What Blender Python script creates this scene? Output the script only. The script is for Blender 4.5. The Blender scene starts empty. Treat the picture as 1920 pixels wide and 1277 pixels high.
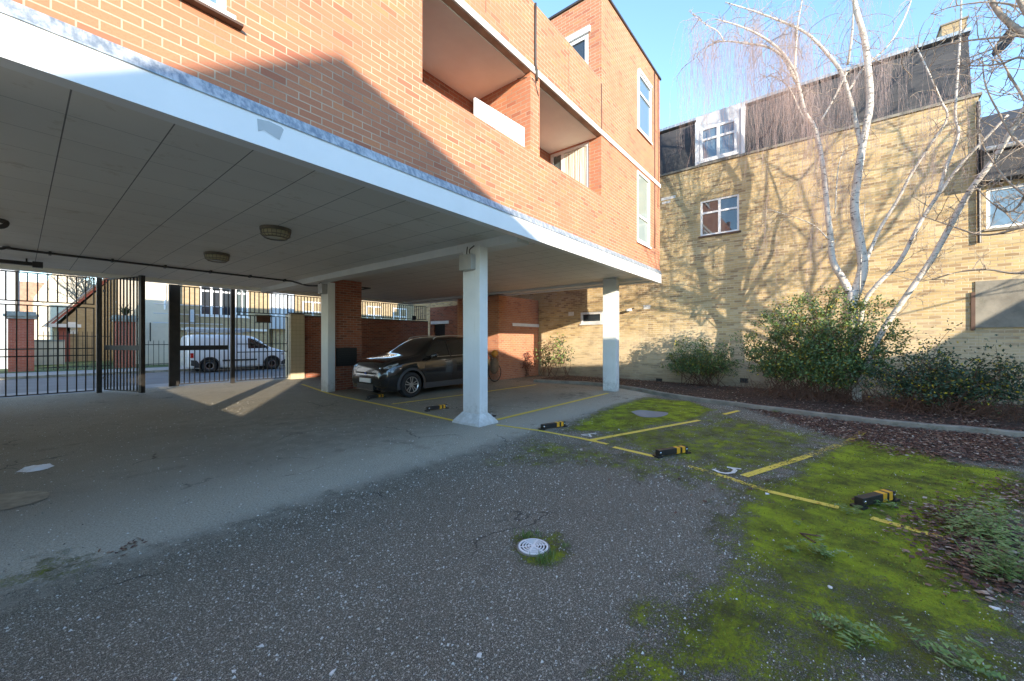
import bpy, math, random
import numpy as np
from mathutils import Vector, Matrix, Euler
random.seed(7); rng = np.random.default_rng(7)
R = math.radians
SC = bpy.context.scene
COL = SC.collection
# ------------------------------------------------------------------ camera
CAM_H = 1.55; TH = R(38.66); F = 740.0
cam_d = bpy.data.cameras.new('camera'); cam = bpy.data.objects.new('camera', cam_d); COL.objects.link(cam)
cam.location = (0, 0, CAM_H); cam.rotation_euler = (R(90), 0, TH - R(90))
cam_d.sensor_width = 36; cam_d.lens = 36 * F / 1920; cam_d.clip_start = 0.05; cam_d.clip_end = 3000
cam_d.shift_y = 0.0
SC.camera = cam
# ------------------------------------------------------------------ light
SUN_DIR = Vector((1, 1.65, -0.40)).normalized()          # travel direction
W = bpy.data.worlds.new('World'); SC.world = W; W.use_nodes = True
wn = W.node_tree; bg = wn.nodes['Background']
sky = wn.nodes.new('ShaderNodeTexSky'); sky.sky_type = 'NISHITA'; sky.sun_disc = False
elev = math.asin(-SUN_DIR.z); az = math.atan2(-SUN_DIR.x, -SUN_DIR.y)
sky.sun_elevation = elev; sky.sun_rotation = az % (2 * math.pi)
sky.air_density = 1.0; sky.dust_density = 0.0; sky.ozone_density = 2.6
wn.links.new(sky.outputs[0], bg.inputs[0]); bg.inputs[1].default_value = 0.15
sl = bpy.data.lights.new('sun', 'SUN'); so = bpy.data.objects.new('sun', sl); COL.objects.link(so)
sl.energy = 2.1; sl.angle = R(0.4); sl.color = (1.0, 0.87, 0.70)
so.rotation_euler = SUN_DIR.to_track_quat('-Z', 'Y').to_euler(); so.location = (-20, -30, 20)
SC.view_settings.view_transform = 'Standard'; SC.view_settings.look = 'None'
SC.view_settings.gamma = 1; SC.view_settings.exposure = 2.2
SC.cycles.max_bounces = 10; SC.cycles.diffuse_bounces = 8
SC.cycles.use_denoising = True
# ------------------------------------------------------------------ pixel helpers (photo pixels -> real points)
CT, ST = math.cos(TH), math.sin(TH)
def ray(px, py):
    k = (px - 960) / F
    return Vector((CT + ST * k, ST - CT * k, (638 - py) / F))
def G(px, py, z=0.0):
    r = ray(px, py); t = (z - CAM_H) / r.z; return Vector((r.x * t, r.y * t, z))
def PX(px, py, X):
    r = ray(px, py); t = X / r.x; return Vector((X, r.y * t, CAM_H + r.z * t))
def PY(px, py, Y):
    r = ray(px, py); t = Y / r.y; return Vector((r.x * t, Y, CAM_H + r.z * t))
# ------------------------------------------------------------------ materials
def mat(name, col=(.5, .5, .5), rough=.7, metal=0.0, spec=.5, emit=None):
    m = bpy.data.materials.new(name); m.use_nodes = True
    b = m.node_tree.nodes['Principled BSDF']
    b.inputs['Base Color'].default_value = (*col, 1); b.inputs['Roughness'].default_value = rough
    b.inputs['Metallic'].default_value = metal; b.inputs['Specular IOR Level'].default_value = spec
    return m
class NT:
    def __init__(s, m): s.m = m; s.t = m.node_tree; s.b = s.t.nodes['Principled BSDF']
    def n(s, typ, **kw):
        x = s.t.nodes.new('ShaderNode' + typ)
        for k, v in kw.items():
            if k.startswith('i_'):
                x.inputs[k[2:].replace('_', ' ')].default_value = v
            else: setattr(x, k, v)
        return x
    def l(s, a, b): s.t.links.new(a, b)
    def val(s, sock, v):
        if hasattr(v, 'is_output') or isinstance(v, bpy.types.NodeSocket): s.l(v, sock)
        else: sock.default_value = v
    def math(s, op, a, b=0.0, clamp=False):
        x = s.n('Math', operation=op); x.use_clamp = clamp
        s.val(x.inputs[0], a); s.val(x.inputs[1], b); return x.outputs[0]
    def mix(s, f, a, b, mode='MIX'):
        x = s.n('Mix', data_type='RGBA', blend_type=mode)
        s.val(x.inputs[0], f); s.val(x.inputs[6], a if not isinstance(a, tuple) else (*a, 1)[:4]); s.val(x.inputs[7], b if not isinstance(b, tuple) else (*b, 1)[:4])
        return x.outputs[2]
    def noise(s, scale, detail=4, rough=.55, vec=None, dist=0.0):
        x = s.n('TexNoise'); x.inputs['Scale'].default_value = scale; x.inputs['Detail'].default_value = detail
        x.inputs['Roughness'].default_value = rough; x.inputs['Distortion'].default_value = dist
        if vec is None: vec = s.pos()
        s.l(vec, x.inputs['Vector']); return x.outputs['Fac']
    def pos(s):
        if not hasattr(s, '_p'): s._p = s.n('TexCoord').outputs['Object']
        return s._p
    def ramp(s, f, lo, hi, a=0.0, b=1.0):
        x = s.n('MapRange'); x.interpolation_type = 'SMOOTHSTEP'
        s.val(x.inputs[0], f); s.val(x.inputs[1], lo); s.val(x.inputs[2], hi); x.inputs[3].default_value = a; x.inputs[4].default_value = b
        return x.outputs[0]
    def bump(s, h, strength=.3, dist=.01):
        x = s.n('Bump'); x.inputs['Strength'].default_value = strength; x.inputs['Distance'].default_value = dist
        s.l(h, x.inputs['Height']); s.l(x.outputs[0], s.b.inputs['Normal'])
    def col(s, c): s.val(s.b.inputs['Base Color'], c)
    def rough(s, c): s.val(s.b.inputs['Roughness'], c)
def varied(name, col, rough=.7, amt=.25, scale=3.0, metal=0.0, spec=.5, bump=0.0, bscale=60, dirt=None):
    m = mat(name, col, rough, metal, spec); t = NT(m)
    f = t.noise(scale, 6, .6)
    a = tuple(c * (1 - amt) for c in col); b = tuple(min(1, c * (1 + amt)) for c in col)
    c = t.mix(t.ramp(f, .3, .7), a, b)
    if dirt:
        g = t.noise(scale * 2.3, 8, .7); c = t.mix(t.ramp(g, .56, .72, 0, .8), c, dirt)
    t.col(c)
    if bump: t.bump(t.noise(bscale, 4, .6), bump, .004)
    return m
def brick(name, c1, c2, mortar, dark=None, darkamt=.2, lightamt=0.0, light=None, msize=.011, stain=.25, bw=.225, bh=.075, bump=.5, stainc=(.08, .06, .05), green=False):
    m = mat(name, c1, .88, 0, .25); t = NT(m)
    sp = t.n('SeparateXYZ'); t.l(t.pos(), sp.inputs[0])
    u = t.math('ADD', sp.outputs[0], sp.outputs[1])
    cv = t.n('CombineXYZ'); t.l(u, cv.inputs[0]); t.l(sp.outputs[2], cv.inputs[1])
    br = t.n('TexBrick'); br.offset = .5; br.squash = 1.0
    t.l(cv.outputs[0], br.inputs['Vector'])
    br.inputs['Scale'].default_value = 1.0; br.inputs['Mortar Size'].default_value = msize * .5
    br.inputs['Mortar Smooth'].default_value = .25; br.inputs['Bias'].default_value = 0.0
    br.inputs['Brick Width'].default_value = bw; br.inputs['Row Height'].default_value = bh
    br.inputs['Color1'].default_value = (0, 0, 0, 1); br.inputs['Color2'].default_value = (1, 1, 1, 1); br.inputs['Mortar'].default_value = (.5, .5, .5, 1)
    rnd = t.n('SeparateColor'); t.l(br.outputs['Color'], rnd.inputs[0]); r = rnd.outputs[0]
    base = t.mix(r, c1, c2)
    if dark: base = t.mix(t.ramp(r, darkamt + .04, darkamt - .04), base, dark)
    if light: base = t.mix(t.ramp(r, 1 - lightamt - .03, 1 - lightamt + .03), base, light)
    grain = t.noise(55, 5, .7, cv.outputs[0])
    base = t.mix(t.math('MULTIPLY', t.ramp(grain, .42, .75), .35), base, tuple(c * .55 for c in c1))
    big = t.noise(.7, 6, .65)
    base = t.mix(t.ramp(big, .45, .75, 0, stain), base, stainc)
    mm = t.mix(t.ramp(t.noise(2.1, 4, .6), .35, .7), mortar, tuple(c * .62 for c in mortar))
    c = t.mix(br.outputs['Fac'], base, mm)
    if green:
        pz = t.math('ADD', sp.outputs[2], t.math('MULTIPLY', t.noise(.8, 6, .65), 3.0))
        c = t.mix(t.ramp(pz, 3.9, 3.0, 0, .5), c, (.68, .56, .38)); mpz = t.n('Mapping'); mpz.inputs['Scale'].default_value = (.5, .5, 5); t.l(t.pos(), mpz.inputs[0])
        c = t.mix(t.ramp(t.noise(1.6, 7, .7, mpz.outputs[0]), .5, .68, 0, .55), c, (.24, .17, .09))   # algae and damp stay near the ground and at the coping
        gz = t.math('ADD', sp.outputs[2], t.math('MULTIPLY', t.noise(1.3, 5, .6), 1.6))
        c = t.mix(t.ramp(gz, 1.9, .6, 0, .55), c, (.115, .10, .085))
    t.col(c)
    h = t.math('SUBTRACT', t.math('MULTIPLY', grain, .35), br.outputs['Fac'])
    t.bump(h, bump, .012)
    return m
M = {}
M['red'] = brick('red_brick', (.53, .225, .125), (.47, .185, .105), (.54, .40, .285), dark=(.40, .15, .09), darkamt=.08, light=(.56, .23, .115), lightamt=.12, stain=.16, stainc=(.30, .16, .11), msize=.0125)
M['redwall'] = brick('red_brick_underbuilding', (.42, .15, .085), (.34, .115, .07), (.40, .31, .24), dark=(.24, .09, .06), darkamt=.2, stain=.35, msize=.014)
M['pillarbrick'] = brick('orange_red_brick', (.42, .12, .07), (.36, .1, .06), (.38, .25, .2), stain=.15)
M['yellow'] = brick('yellow_stock_brick', (.64, .47, .235), (.54, .385, .185), (.66, .55, .37), dark=(.37, .255, .14), darkamt=.20, light=(.62, .49, .28), lightamt=.18, stain=.55, stainc=(.33, .235, .125), green=True, msize=.018)
M['yellow2'] = brick('pale_street_brick', (.47, .36, .21), (.38, .28, .15), (.42, .36, .27), stain=.3, stainc=(.3, .22, .14))
M['white'] = varied('white_painted_render', (.80, .80, .78), .6, .05, 2.0, dirt=(.66, .65, .60), bump=.1)
M['fascia'] = varied('white_fascia_paint', (.82, .82, .81), .45, .03, 1.5)
M['soffit'] = mat('soffit_board_paint', (.60, .585, .55), .6); t = NT(M['soffit'])
sp = t.n('SeparateXYZ'); t.l(t.pos(), sp.inputs[0])
def gridline(t, s, off, sp, w):
    a = t.math('FRACT', t.math('DIVIDE', t.math('SUBTRACT', s, off), sp))
    return t.math('LESS_THAN', t.math('ABSOLUTE', t.math('SUBTRACT', a, .5)), w / sp * .5)
l1 = gridline(t, sp.outputs[0], .25 + .305 - 61, .61, .010); l2 = gridline(t, sp.outputs[1], 5.03 + .305 - 61, .61, .007)
pa = t.math('FLOOR', t.math('DIVIDE', t.math('ADD', sp.outputs[0], 60.75), .61)); pb = t.math('FLOOR', t.math('DIVIDE', t.math('ADD', sp.outputs[1], 55.97), .61))
cc = t.n('CombineXYZ'); t.l(pa, cc.inputs[0]); t.l(pb, cc.inputs[1]); wn_ = t.n('TexWhiteNoise'); t.l(cc.outputs[0], wn_.inputs[0])
c = t.mix(wn_.outputs[0], (.74, .71, .65), (.78, .75, .69))
c = t.mix(t.ramp(t.noise(.9, 6, .6), .5, .8, 0, .35), c, (.60, .56, .49))
c = t.mix(t.ramp(t.noise(2.4, 8, .75), .58, .64, 0, .35), c, (.50, .44, .33)); c = t.mix(t.math('MULTIPLY', l2, .75), c, (.2, .19, .18)); c = t.mix(t.math('MULTIPLY', l1, .85), c, (.06, .06, .055)); t.col(c)
M['cream'] = varied('cream_balcony_ceiling', (.88, .87, .78), .7, .05, 1.2)
M['lead'] = mat('lead_flashing', (.33, .37, .40), .5, .3); t = NT(M['lead'])
sp = t.n('SeparateXYZ'); t.l(t.pos(), sp.inputs[0]); mp = t.n('Mapping'); mp.inputs['Scale'].default_value = (9, 9, .8); t.l(t.pos(), mp.inputs[0])
t.col(t.mix(t.ramp(t.noise(2.2, 6, .7, mp.outputs[0]), .35, .65), (.20, .25, .30), (.50, .54, .57)))
M['concrete'] = varied('weathered_concrete', (.25, .23, .185), .9, .25, 2.5, bump=.5, dirt=(.14, .14, .09))
M['band'] = varied('painted_slab_edge', (.74, .72, .67), .7, .1, 6, dirt=(.42, .38, .33))
M['slate'] = brick('grey_mansard_slate', (.062, .062, .066), (.085, .083, .085), (.035, .035, .035), msize=.006, bw=.5, bh=.24, stain=.3, stainc=(.12, .115, .10), bump=.25)
M['winwhite'] = varied('white_window_paint', (.80, .80, .79), .4, .04, 4)
def glass(name, col, rough=.03):
    m = mat(name, col, rough, 0, 1.0); m.node_tree.nodes['Principled BSDF'].inputs['Coat Weight'].default_value = .6; return m
M['glass'] = glass('window_glass', (.035, .045, .055)); M['glassg'] = glass('greenish_window_glass', (.10, .13, .13)); M['glassb'] = glass('pale_sky_window_glass', (.13, .20, .27), .05)
M['milk'] = glass('net_curtained_glass', (.33, .38, .34), .06)
M['brown'] = varied('brown_window_sill', (.10, .055, .035), .6, .2)
M['blackm'] = varied('black_gate_paint', (.022, .020, .018), .5, .3, 5, bump=.2)
M['black'] = mat('black_plastic', (.02, .02, .02), .45)
M['rubber'] = mat('tyre_rubber', (.022, .022, .022), .85)
M['pipe'] = varied('dark_conduit', (.05, .045, .04), .45, .2)
M['grey'] = varied('grey_metal_box', (.42, .42, .41), .45, .08, metal=.3)
M['alloy'] = mat('silver_alloy', (.62, .60, .58), .28, .9)
M['chrome'] = mat('chrome_trim', (.8, .8, .8), .12, 1.0)
M['carblack'] = mat('black_car_paint', (.006, .006, .008), .18, 0, .6); b_ = M['carblack'].node_tree.nodes['Principled BSDF']; b_.inputs['Coat Weight'].default_value = 1; b_.inputs['Coat Roughness'].default_value = .03
M['vanwhite'] = mat('white_van_paint', (.78, .79, .80), .3, 0, .5); M['vanwhite'].node_tree.nodes['Principled BSDF'].inputs['Coat Weight'].default_value = .7
M['carglass'] = glass('dark_car_glass', (.012, .013, .013), .02)
M['clad'] = mat('dark_grey_cladding', (.045, .045, .047), .55)
M['lampglass'] = mat('headlight_lens', (.55, .56, .56), .08, .3, 1.0)
M['red_l'] = mat('red_tail_light', (.45, .015, .012), .15)
M['plate'] = mat('white_number_plate', (.85, .83, .80), .4)
M['blue'] = mat('blue_badge', (.02, .06, .25), .3)
M['amber'] = varied('amber_yellow_band', (.80, .40, .025), .5, .1, 12)
M['tile'] = brick('cream_glazed_tile', (.62, .54, .38), (.60, .52, .36), (.40, .34, .25), msize=.008, bw=.15, bh=.15, stain=.1, bump=.2)
M['tile'].node_tree.nodes['Principled BSDF'].inputs['Roughness'].default_value = .35
for n_ in M['tile'].node_tree.nodes:
    if n_.bl_idname == 'ShaderNodeTexBrick': n_.offset = 0
M['board'] = varied('white_board', (.82, .81, .79), .6, .03)
M['curtain'] = mat('cream_curtain', (.66, .62, .52), .9); t = NT(M['white']); sp = t.n('SeparateXYZ'); t.l(t.pos(), sp.inputs[0])
c = t.mix(t.ramp(t.noise(2.0, 6, .6), .3, .7), (.80, .80, .77), (.74, .74, .71))
dz = t.math('ADD', sp.outputs[2], t.math('MULTIPLY', t.math('SUBTRACT', t.noise(6, 6, .75), .5), 1.6)); c = t.mix(t.ramp(dz, .45, -.1, 0, .6), c, (.38, .36, .31))
c = t.mix(t.ramp(t.noise(14, 5, .8), .66, .70, 0, .5), c, (.50, .48, .43)); mp = t.n('Mapping'); mp.inputs['Scale'].default_value = (12, 12, .7); t.l(t.pos(), mp.inputs[0]); c = t.mix(t.ramp(t.noise(1.5, 5, .7, mp.outputs[0]), .56, .72, 0, .3), c, (.55, .52, .45)); t.col(c)
t = NT(M['curtain'])
mp = t.n('Mapping'); mp.inputs['Scale'].default_value = (14, 14, .5); t.l(t.pos(), mp.inputs[0]); t.bump(t.noise(1.5, 3, .5, mp.outputs[0]), .9, .05)
M['lamp'] = mat('yellowed_lamp_glass', (.50, .44, .27), .25)
M['lampb'] = varied('bronze_lamp_rim', (.16, .13, .09), .5, .3)
M['terr'] = varied('terracotta', (.62, .30, .18), .8, .1)
M['render'] = varied('cream_render', (.66, .58, .45), .85, .08, .8, dirt=(.52, .45, .34))
M['greyblue'] = varied('pale_grey_render', (.50, .53, .56), .8, .05, .8)
M['roof'] = varied('clay_roof_tile', (.33, .21, .15), .85, .2, 3)
M['redtrim'] = varied('red_painted_verge', (.36, .10, .07), .7, .1)
M['stonecap'] = varied('mossy_stone_cap', (.30, .31, .28), .9, .25, 6)
M['green'] = varied('verge_grass', (.06, .10, .03), .9, .35, 5, bump=.8, bscale=40)
M['road'] = varied('road_asphalt', (.12, .125, .135), .8, .12, 1.2, bump=.4, bscale=150)
M['pave'] = varied('pavement_slab', (.26, .255, .25), .85, .12, 2, bump=.3)
M['soil'] = varied('bed_soil', (.05, .030, .018), .95, .4, 8, bump=1.0, bscale=45, dirt=(.09, .045, .025))
M['bag'] = varied('orange_bag_cloth', (.75, .30, .04), .7, .1)
M['canvas'] = varied('dusty_brown_fabric', (.20, .13, .08), .8, .2, 8)
# birch bark: white with dark horizontal scars
M['birch'] = mat('birch_bark', (.62, .58, .52), .75); t = NT(M['birch'])
mp = t.n('Mapping'); mp.inputs['Scale'].default_value = (5, 5, 22); t.l(t.pos(), mp.inputs[0])
s1 = t.ramp(t.noise(1.6, 4, .6, mp.outputs[0]), .56, .63); s2 = t.ramp(t.noise(3.2, 5, .6), .52, .70, 0, .55)
c = t.mix(s2, (.66, .60, .52), (.38, .30, .22)); c = t.mix(s1, c, (.06, .05, .045)); t.col(c); t.bump(t.noise(30, 5, .6), .5, .01)
M['bark'] = varied('brown_grey_bark', (.36, .29, .22), .85, .3, 12, bump=.5)
M['bark2'] = varied('dark_shrub_stem', (.13, .07, .045), .85, .3, 12)
M['twig'] = varied('reddish_birch_twig', (.56, .42, .36), .8, .2, 8)
def leafmat(name, cols, rough=.45, trans=.15):
    m = mat(name, cols[0], rough, 0, .5); t = NT(m)
    g = t.n('NewGeometry'); r = g.outputs['Random Per Island']
    cr = t.n('ValToRGB'); cr.color_ramp.interpolation = 'CONSTANT'; t.l(r, cr.inputs[0]); e = cr.color_ramp.elements
    for i, c in enumerate(cols):
        p = i / len(cols)
        el = e[i] if i < 2 else e.new(p)
        el.position = p; el.color = (*c, 1)
    t.col(cr.outputs[0])
    return m
M['leaf'] = leafmat('evergreen_leaf', [(.09, .15, .045), (.12, .19, .045), (.07, .12, .045), (.17, .24, .06), (.07, .12, .05), (.10, .16, .04), (.055, .10, .035), (.15, .21, .05), (.07, .13, .05), (.08, .14, .04), (.12, .17, .05), (.06, .10, .04), (.40, .32, .03)][::1])
M['leafd'] = leafmat('dark_evergreen_leaf', [(.045, .09, .040), (.045, .085, .04), (.028, .058, .035), (.055, .095, .035), (.04, .075, .045), (.035, .07, .03), (.05, .09, .05), (.03, .06, .03), (.07, .11, .04), (.033, .065, .035), (.04, .08, .04), (.45, .36, .02)])
M['weed'] = leafmat('weed_leaf', [(.14, .24, .05), (.20, .29, .07), (.11, .18, .05), (.26, .32, .12), (.16, .26, .05)], .6)
M['grassb'] = leafmat('grass_blade', [(.10, .18, .03), (.14, .22, .04), (.08, .15, .03), (.2, .24, .08)], .6)
M['palm'] = leafmat('spiky_leaf', [(.05, .08, .03), (.07, .1, .04), (.04, .07, .03)], .5)
M['litter'] = leafmat('dead_leaf', [(.10, .045, .03), (.16, .075, .045), (.07, .035, .025), (.22, .12, .07), (.12, .055, .035), (.30, .19, .12), (.09, .04, .03), (.14, .06, .04), (.42, .33, .25), (.08, .035, .025)], .7)
M['mossf'] = leafmat('moss_tuft', [(.13, .17, .012), (.20, .25, .014), (.10, .11, .02), (.26, .30, .03), (.16, .14, .03)], .9)
M['redleaf'] = leafmat('red_brown_leaf', [(.16, .04, .03), (.10, .03, .025), (.2, .06, .03)], .5)
M['ywhite'] = mat('worn_yellow_paint', (.78, .60, .12), .7); M['wpaint'] = mat('worn_white_paint', (.72, .72, .66), .7)
def worn(m, base, under, thr):
    t = NT(m); at = t.n('Attribute'); at.attribute_name = 'wear'
    v = t.math('ADD', t.noise(38, 6, .75), t.math('MULTIPLY', t.noise(3.5, 4, .6), .35))
    f = t.ramp(t.math('SUBTRACT', v, t.math('MULTIPLY', at.outputs['Fac'], .45)), .30, .37)
    c = t.mix(t.noise(6, 3, .5), tuple(x * .82 for x in base), base)
    t.col(c)
    tr = t.n('BsdfTransparent'); mx = t.n('MixShader'); out = t.t.nodes['Material Output']
    t.l(f, mx.inputs[0]); t.l(tr.outputs[0], mx.inputs[1]); t.l(t.b.outputs[0], mx.inputs[2]); t.l(mx.outputs[0], out.inputs[0])
worn(M['ywhite'], (.86, .64, .09), None, .3); worn(M['wpaint'], (.75, .74, .66), None, .3)
# ------------------------------------------------------------------ mesh helpers
class MB:
    def __init__(s): s.v = []; s.f = []
    def add(s, vs, fs):
        o = len(s.v); s.v += [tuple(v) for v in vs]; s.f += [tuple(i + o for i in f) for f in fs]; return s
    def box(s, x0, x1, y0, y1, z0, z1):
        if x0 > x1: x0, x1 = x1, x0
        if y0 > y1: y0, y1 = y1, y0
        if z0 > z1: z0, z1 = z1, z0
        return s.add([(x0,y0,z0),(x1,y0,z0),(x1,y1,z0),(x0,y1,z0),(x0,y0,z1),(x1,y0,z1),(x1,y1,z1),(x0,y1,z1)],
                     [(0,3,2,1),(4,5,6,7),(0,1,5,4),(1,2,6,5),(2,3,7,6),(3,0,4,7)])
    def ubox(s, ax, u0, u1, n0, n1, z0, z1):      # ax 'x': u along X, n along Y ; 'y': u along Y, n along X
        return s.box(u0, u1, n0, n1, z0, z1) if ax == 'x' else s.box(n0, n1, u0, u1, z0, z1)
    def frustum(s, a, b):                           # a,b = (x0,x1,y0,y1,z)
        A = [(a[0],a[2],a[4]),(a[1],a[2],a[4]),(a[1],a[3],a[4]),(a[0],a[3],a[4])]
        B = [(b[0],b[2],b[4]),(b[1],b[2],b[4]),(b[1],b[3],b[4]),(b[0],b[3],b[4])]
        return s.add(A + B, [(0,3,2,1),(4,5,6,7),(0,1,5,4),(1,2,6,5),(2,3,7,6),(3,0,4,7)])
    def prism(s, poly, ax, c0, c1):                 # poly in (a,b); ax = axis of extrusion
        def mk(p, c): return {'x': (c, p[0], p[1]), 'y': (p[0], c, p[1]), 'z': (p[0], p[1], c)}[ax]
        n = len(poly); vs = [mk(p, c0) for p in poly] + [mk(p, c1) for p in poly]
        return s.add(vs, [tuple(range(n))[::-1], tuple(range(n, 2*n))] + [(i, (i+1) % n, n + (i+1) % n, n + i) for i in range(n)])
    def tube(s, pts, rad, n=8, cap=True):
        pts = [Vector(p) for p in pts]
        if not hasattr(rad, '__len__'): rad = [rad] * len(pts)
        vs = []; fs = []; up = None
        for i, p in enumerate(pts):
            d = (pts[min(i+1, len(pts)-1)] - pts[max(i-1, 0)]).normalized()
            if up is None: up = d.orthogonal().normalized()
            up = (up - d * up.dot(d)); up = up.normalized() if up.length > 1e-5 else d.orthogonal().normalized()
            sd = d.cross(up)
            for k in range(n):
                a = 2 * math.pi * k / n; vs.append(p + (up * math.cos(a) + sd * math.sin(a)) * rad[i])
        for i in range(len(pts) - 1):
            for k in range(n): fs.append((i*n+k, i*n+(k+1) % n, (i+1)*n+(k+1) % n, (i+1)*n+k))
        if cap: fs += [tuple(range(n))[::-1], tuple(range((len(pts)-1)*n, len(pts)*n))]
        return s.add(vs, fs)
    def lathe(s, prof, c=(0,0,0), axis='z', n=24):  # prof: (r, h)
        vs = []; fs = []
        for r, h in prof:
            for k in range(n):
                a = 2*math.pi*k/n; x, y = r*math.cos(a), r*math.sin(a)
                v = {'z': (x, y, h), 'y': (x, h, y), 'x': (h, x, y)}[axis]; vs.append((v[0]+c[0], v[1]+c[1], v[2]+c[2]))
        for i in range(len(prof)-1):
            for k in range(n): fs.append((i*n+k, i*n+(k+1) % n, (i+1)*n+(k+1) % n, (i+1)*n+k))
        fs += [tuple(range(n))[::-1], tuple(range((len(prof)-1)*n, len(prof)*n))]
        return s.add(vs, fs)
    def ball(s, c, r, sq=(1,1,1), n=10):
        prof = [(max(1e-4, r*math.sin(math.pi*i/n)), -r*math.cos(math.pi*i/n)) for i in range(n+1)]
        o = len(s.v); s.lathe(prof, (0,0,0), 'z', n*2)
        for i in range(o, len(s.v)):
            v = s.v[i]; s.v[i] = (v[0]*sq[0]+c[0], v[1]*sq[1]+c[1], v[2]*sq[2]+c[2])
        return s
    def build(s, name, m, parent=None, smooth=False, bevel=0.0):
        me = bpy.data.meshes.new(name); me.from_pydata(s.v, [], s.f); me.update()
        o = bpy.data.objects.new(name, me); COL.objects.link(o); me.materials.append(M[m] if isinstance(m, str) else m)
        if smooth: me.polygons.foreach_set('use_smooth', [True] * len(me.polygons))
        if parent is not None: adopt(o, parent)
        if bevel:
            b = o.modifiers.new('bevel', 'BEVEL'); b.width = bevel; b.segments = 2; b.limit_method = 'ANGLE'
        return o
def wmat(o):
    m = Matrix.LocRotScale(o.location, o.rotation_euler, o.scale)
    return (wmat(o.parent) @ o.matrix_parent_inverse @ m) if o.parent else m
def adopt(o, parent):
    o.parent = parent; o.matrix_parent_inverse = wmat(parent).inverted()
def tag(o, label=None, cat=None, group=None, kind=None):
    if label: o['label'] = label
    if cat: o['category'] = cat
    if group: o['group'] = group
    if kind: o['kind'] = kind
    return o
def thing(name, label, cat, loc=(0,0,0), group=None, rz=0):
    o = bpy.data.objects.new(name, None); COL.objects.link(o); o.empty_display_size = .2
    o.location = loc; o.rotation_euler = (0, 0, rz); return tag(o, label, cat, group)
def children(o): return [c for c in bpy.data.objects if c.parent is o]
def copy_tree(o, parent=None):
    c = o.copy(); COL.objects.link(c); c.parent = parent
    for ch in children(o): copy_tree(ch, c)
    return c
def spline(pts, sub=4):
    P = [np.array(p, float) for p in pts]; P = [2*P[0]-P[1]] + P + [2*P[-1]-P[-2]]; out = []
    for i in range(1, len(P)-2):
        for j in range(sub):
            t = j / sub; a, b, c, d = P[i-1], P[i], P[i+1], P[i+2]
            out.append(.5*((2*b)+(-a+c)*t+(2*a-5*b+4*c-d)*t*t+(-a+3*b-3*c+d)*t**3))
    out.append(P[-2]); return out
def wall(ax, c, out, th, u0, u1, z0, z1, holes=()):
    """wall whose outer face is at c, facing direction `out` (+-1), with rectangular openings"""
    mb = MB(); us = sorted({u0, u1, *[h[0] for h in holes], *[h[1] for h in holes]}); zs = sorted({z0, z1, *[h[2] for h in holes], *[h[3] for h in holes]})
    us = [u for u in us if u0 <= u <= u1]; zs = [z for z in zs if z0 <= z <= z1]; c2 = c - out*th
    def solid(i, j):
        if i < 0 or j < 0 or i >= len(us)-1 or j >= len(zs)-1: return False
        u = (us[i]+us[i+1])/2; z = (zs[j]+zs[j+1])/2
        return not any(h[0] < u < h[1] and h[2] < z < h[3] for h in holes)
    def pt(u, n, z): return (u, n, z) if ax == 'x' else (n, u, z)
    for i in range(len(us)-1):
        for j in range(len(zs)-1):
            if not solid(i, j): continue
            a, b, p, q = us[i], us[i+1], zs[j], zs[j+1]
            for n in (c, c2): mb.add([pt(a,n,p), pt(b,n,p), pt(b,n,q), pt(a,n,q)], [(0,1,2,3)])
            if not solid(i-1, j): mb.add([pt(a,c,p), pt(a,c2,p), pt(a,c2,q), pt(a,c,q)], [(0,1,2,3)])
            if not solid(i+1, j): mb.add([pt(b,c,p), pt(b,c2,p), pt(b,c2,q), pt(b,c,q)], [(0,1,2,3)])
            if not solid(i, j-1): mb.add([pt(a,c,p), pt(b,c,p), pt(b,c2,p), pt(a,c2,p)], [(0,1,2,3)])
            if not solid(i, j+1): mb.add([pt(a,c,q), pt(b,c,q), pt(b,c2,q), pt(a,c2,q)], [(0,1,2,3)])
    return mb
def window(par, ax, c, out, u0, u1, z0, z1, mull=(), trans=(), fw=.055, inset=.04, sill='winwhite', gm='glass', fm='winwhite', depth=.06):
    a, b = c - out*inset, c - out*(inset+depth)
    mb = MB(); e = .002
    mb.ubox(ax, u0-e, u0+fw, a, b, z0-e, z1+e); mb.ubox(ax, u1-fw, u1+e, a, b, z0-e, z1+e)
    mb.ubox(ax, u0+fw, u1-fw, a, b, z0-e, z0+fw); mb.ubox(ax, u0+fw, u1-fw, a, b, z1-fw, z1+e)
    iu, iz = (u1-u0-2*fw), (z1-z0-2*fw)
    for m_ in mull:
        u = u0+fw+iu*m_; mb.ubox(ax, u-fw*.6, u+fw*.6, a+out*.004, b, z0+fw, z1-fw)
    for m_ in trans:
        z = z0+fw+iz*m_; mb.ubox(ax, u0+fw, u1-fw, a-out*.003, b+out*.003, z-fw*.5, z+fw*.5)
    w = mb.build('window', fm, par)
    p = MB(); n = c - out*(inset+depth*.55); p.ubox(ax, u0+fw*.8, u1-fw*.8, n, n-out*.008, z0+fw*.8, z1-fw*.8); p.build('pane', gm, w)
    if sill:
        s_ = MB(); s_.ubox(ax, u0-.05, u1+.05, c+out*.05, c-out*inset+out*.001, z0-.055, z0-.004); s_.build('sill', sill, w)
    return w
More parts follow.
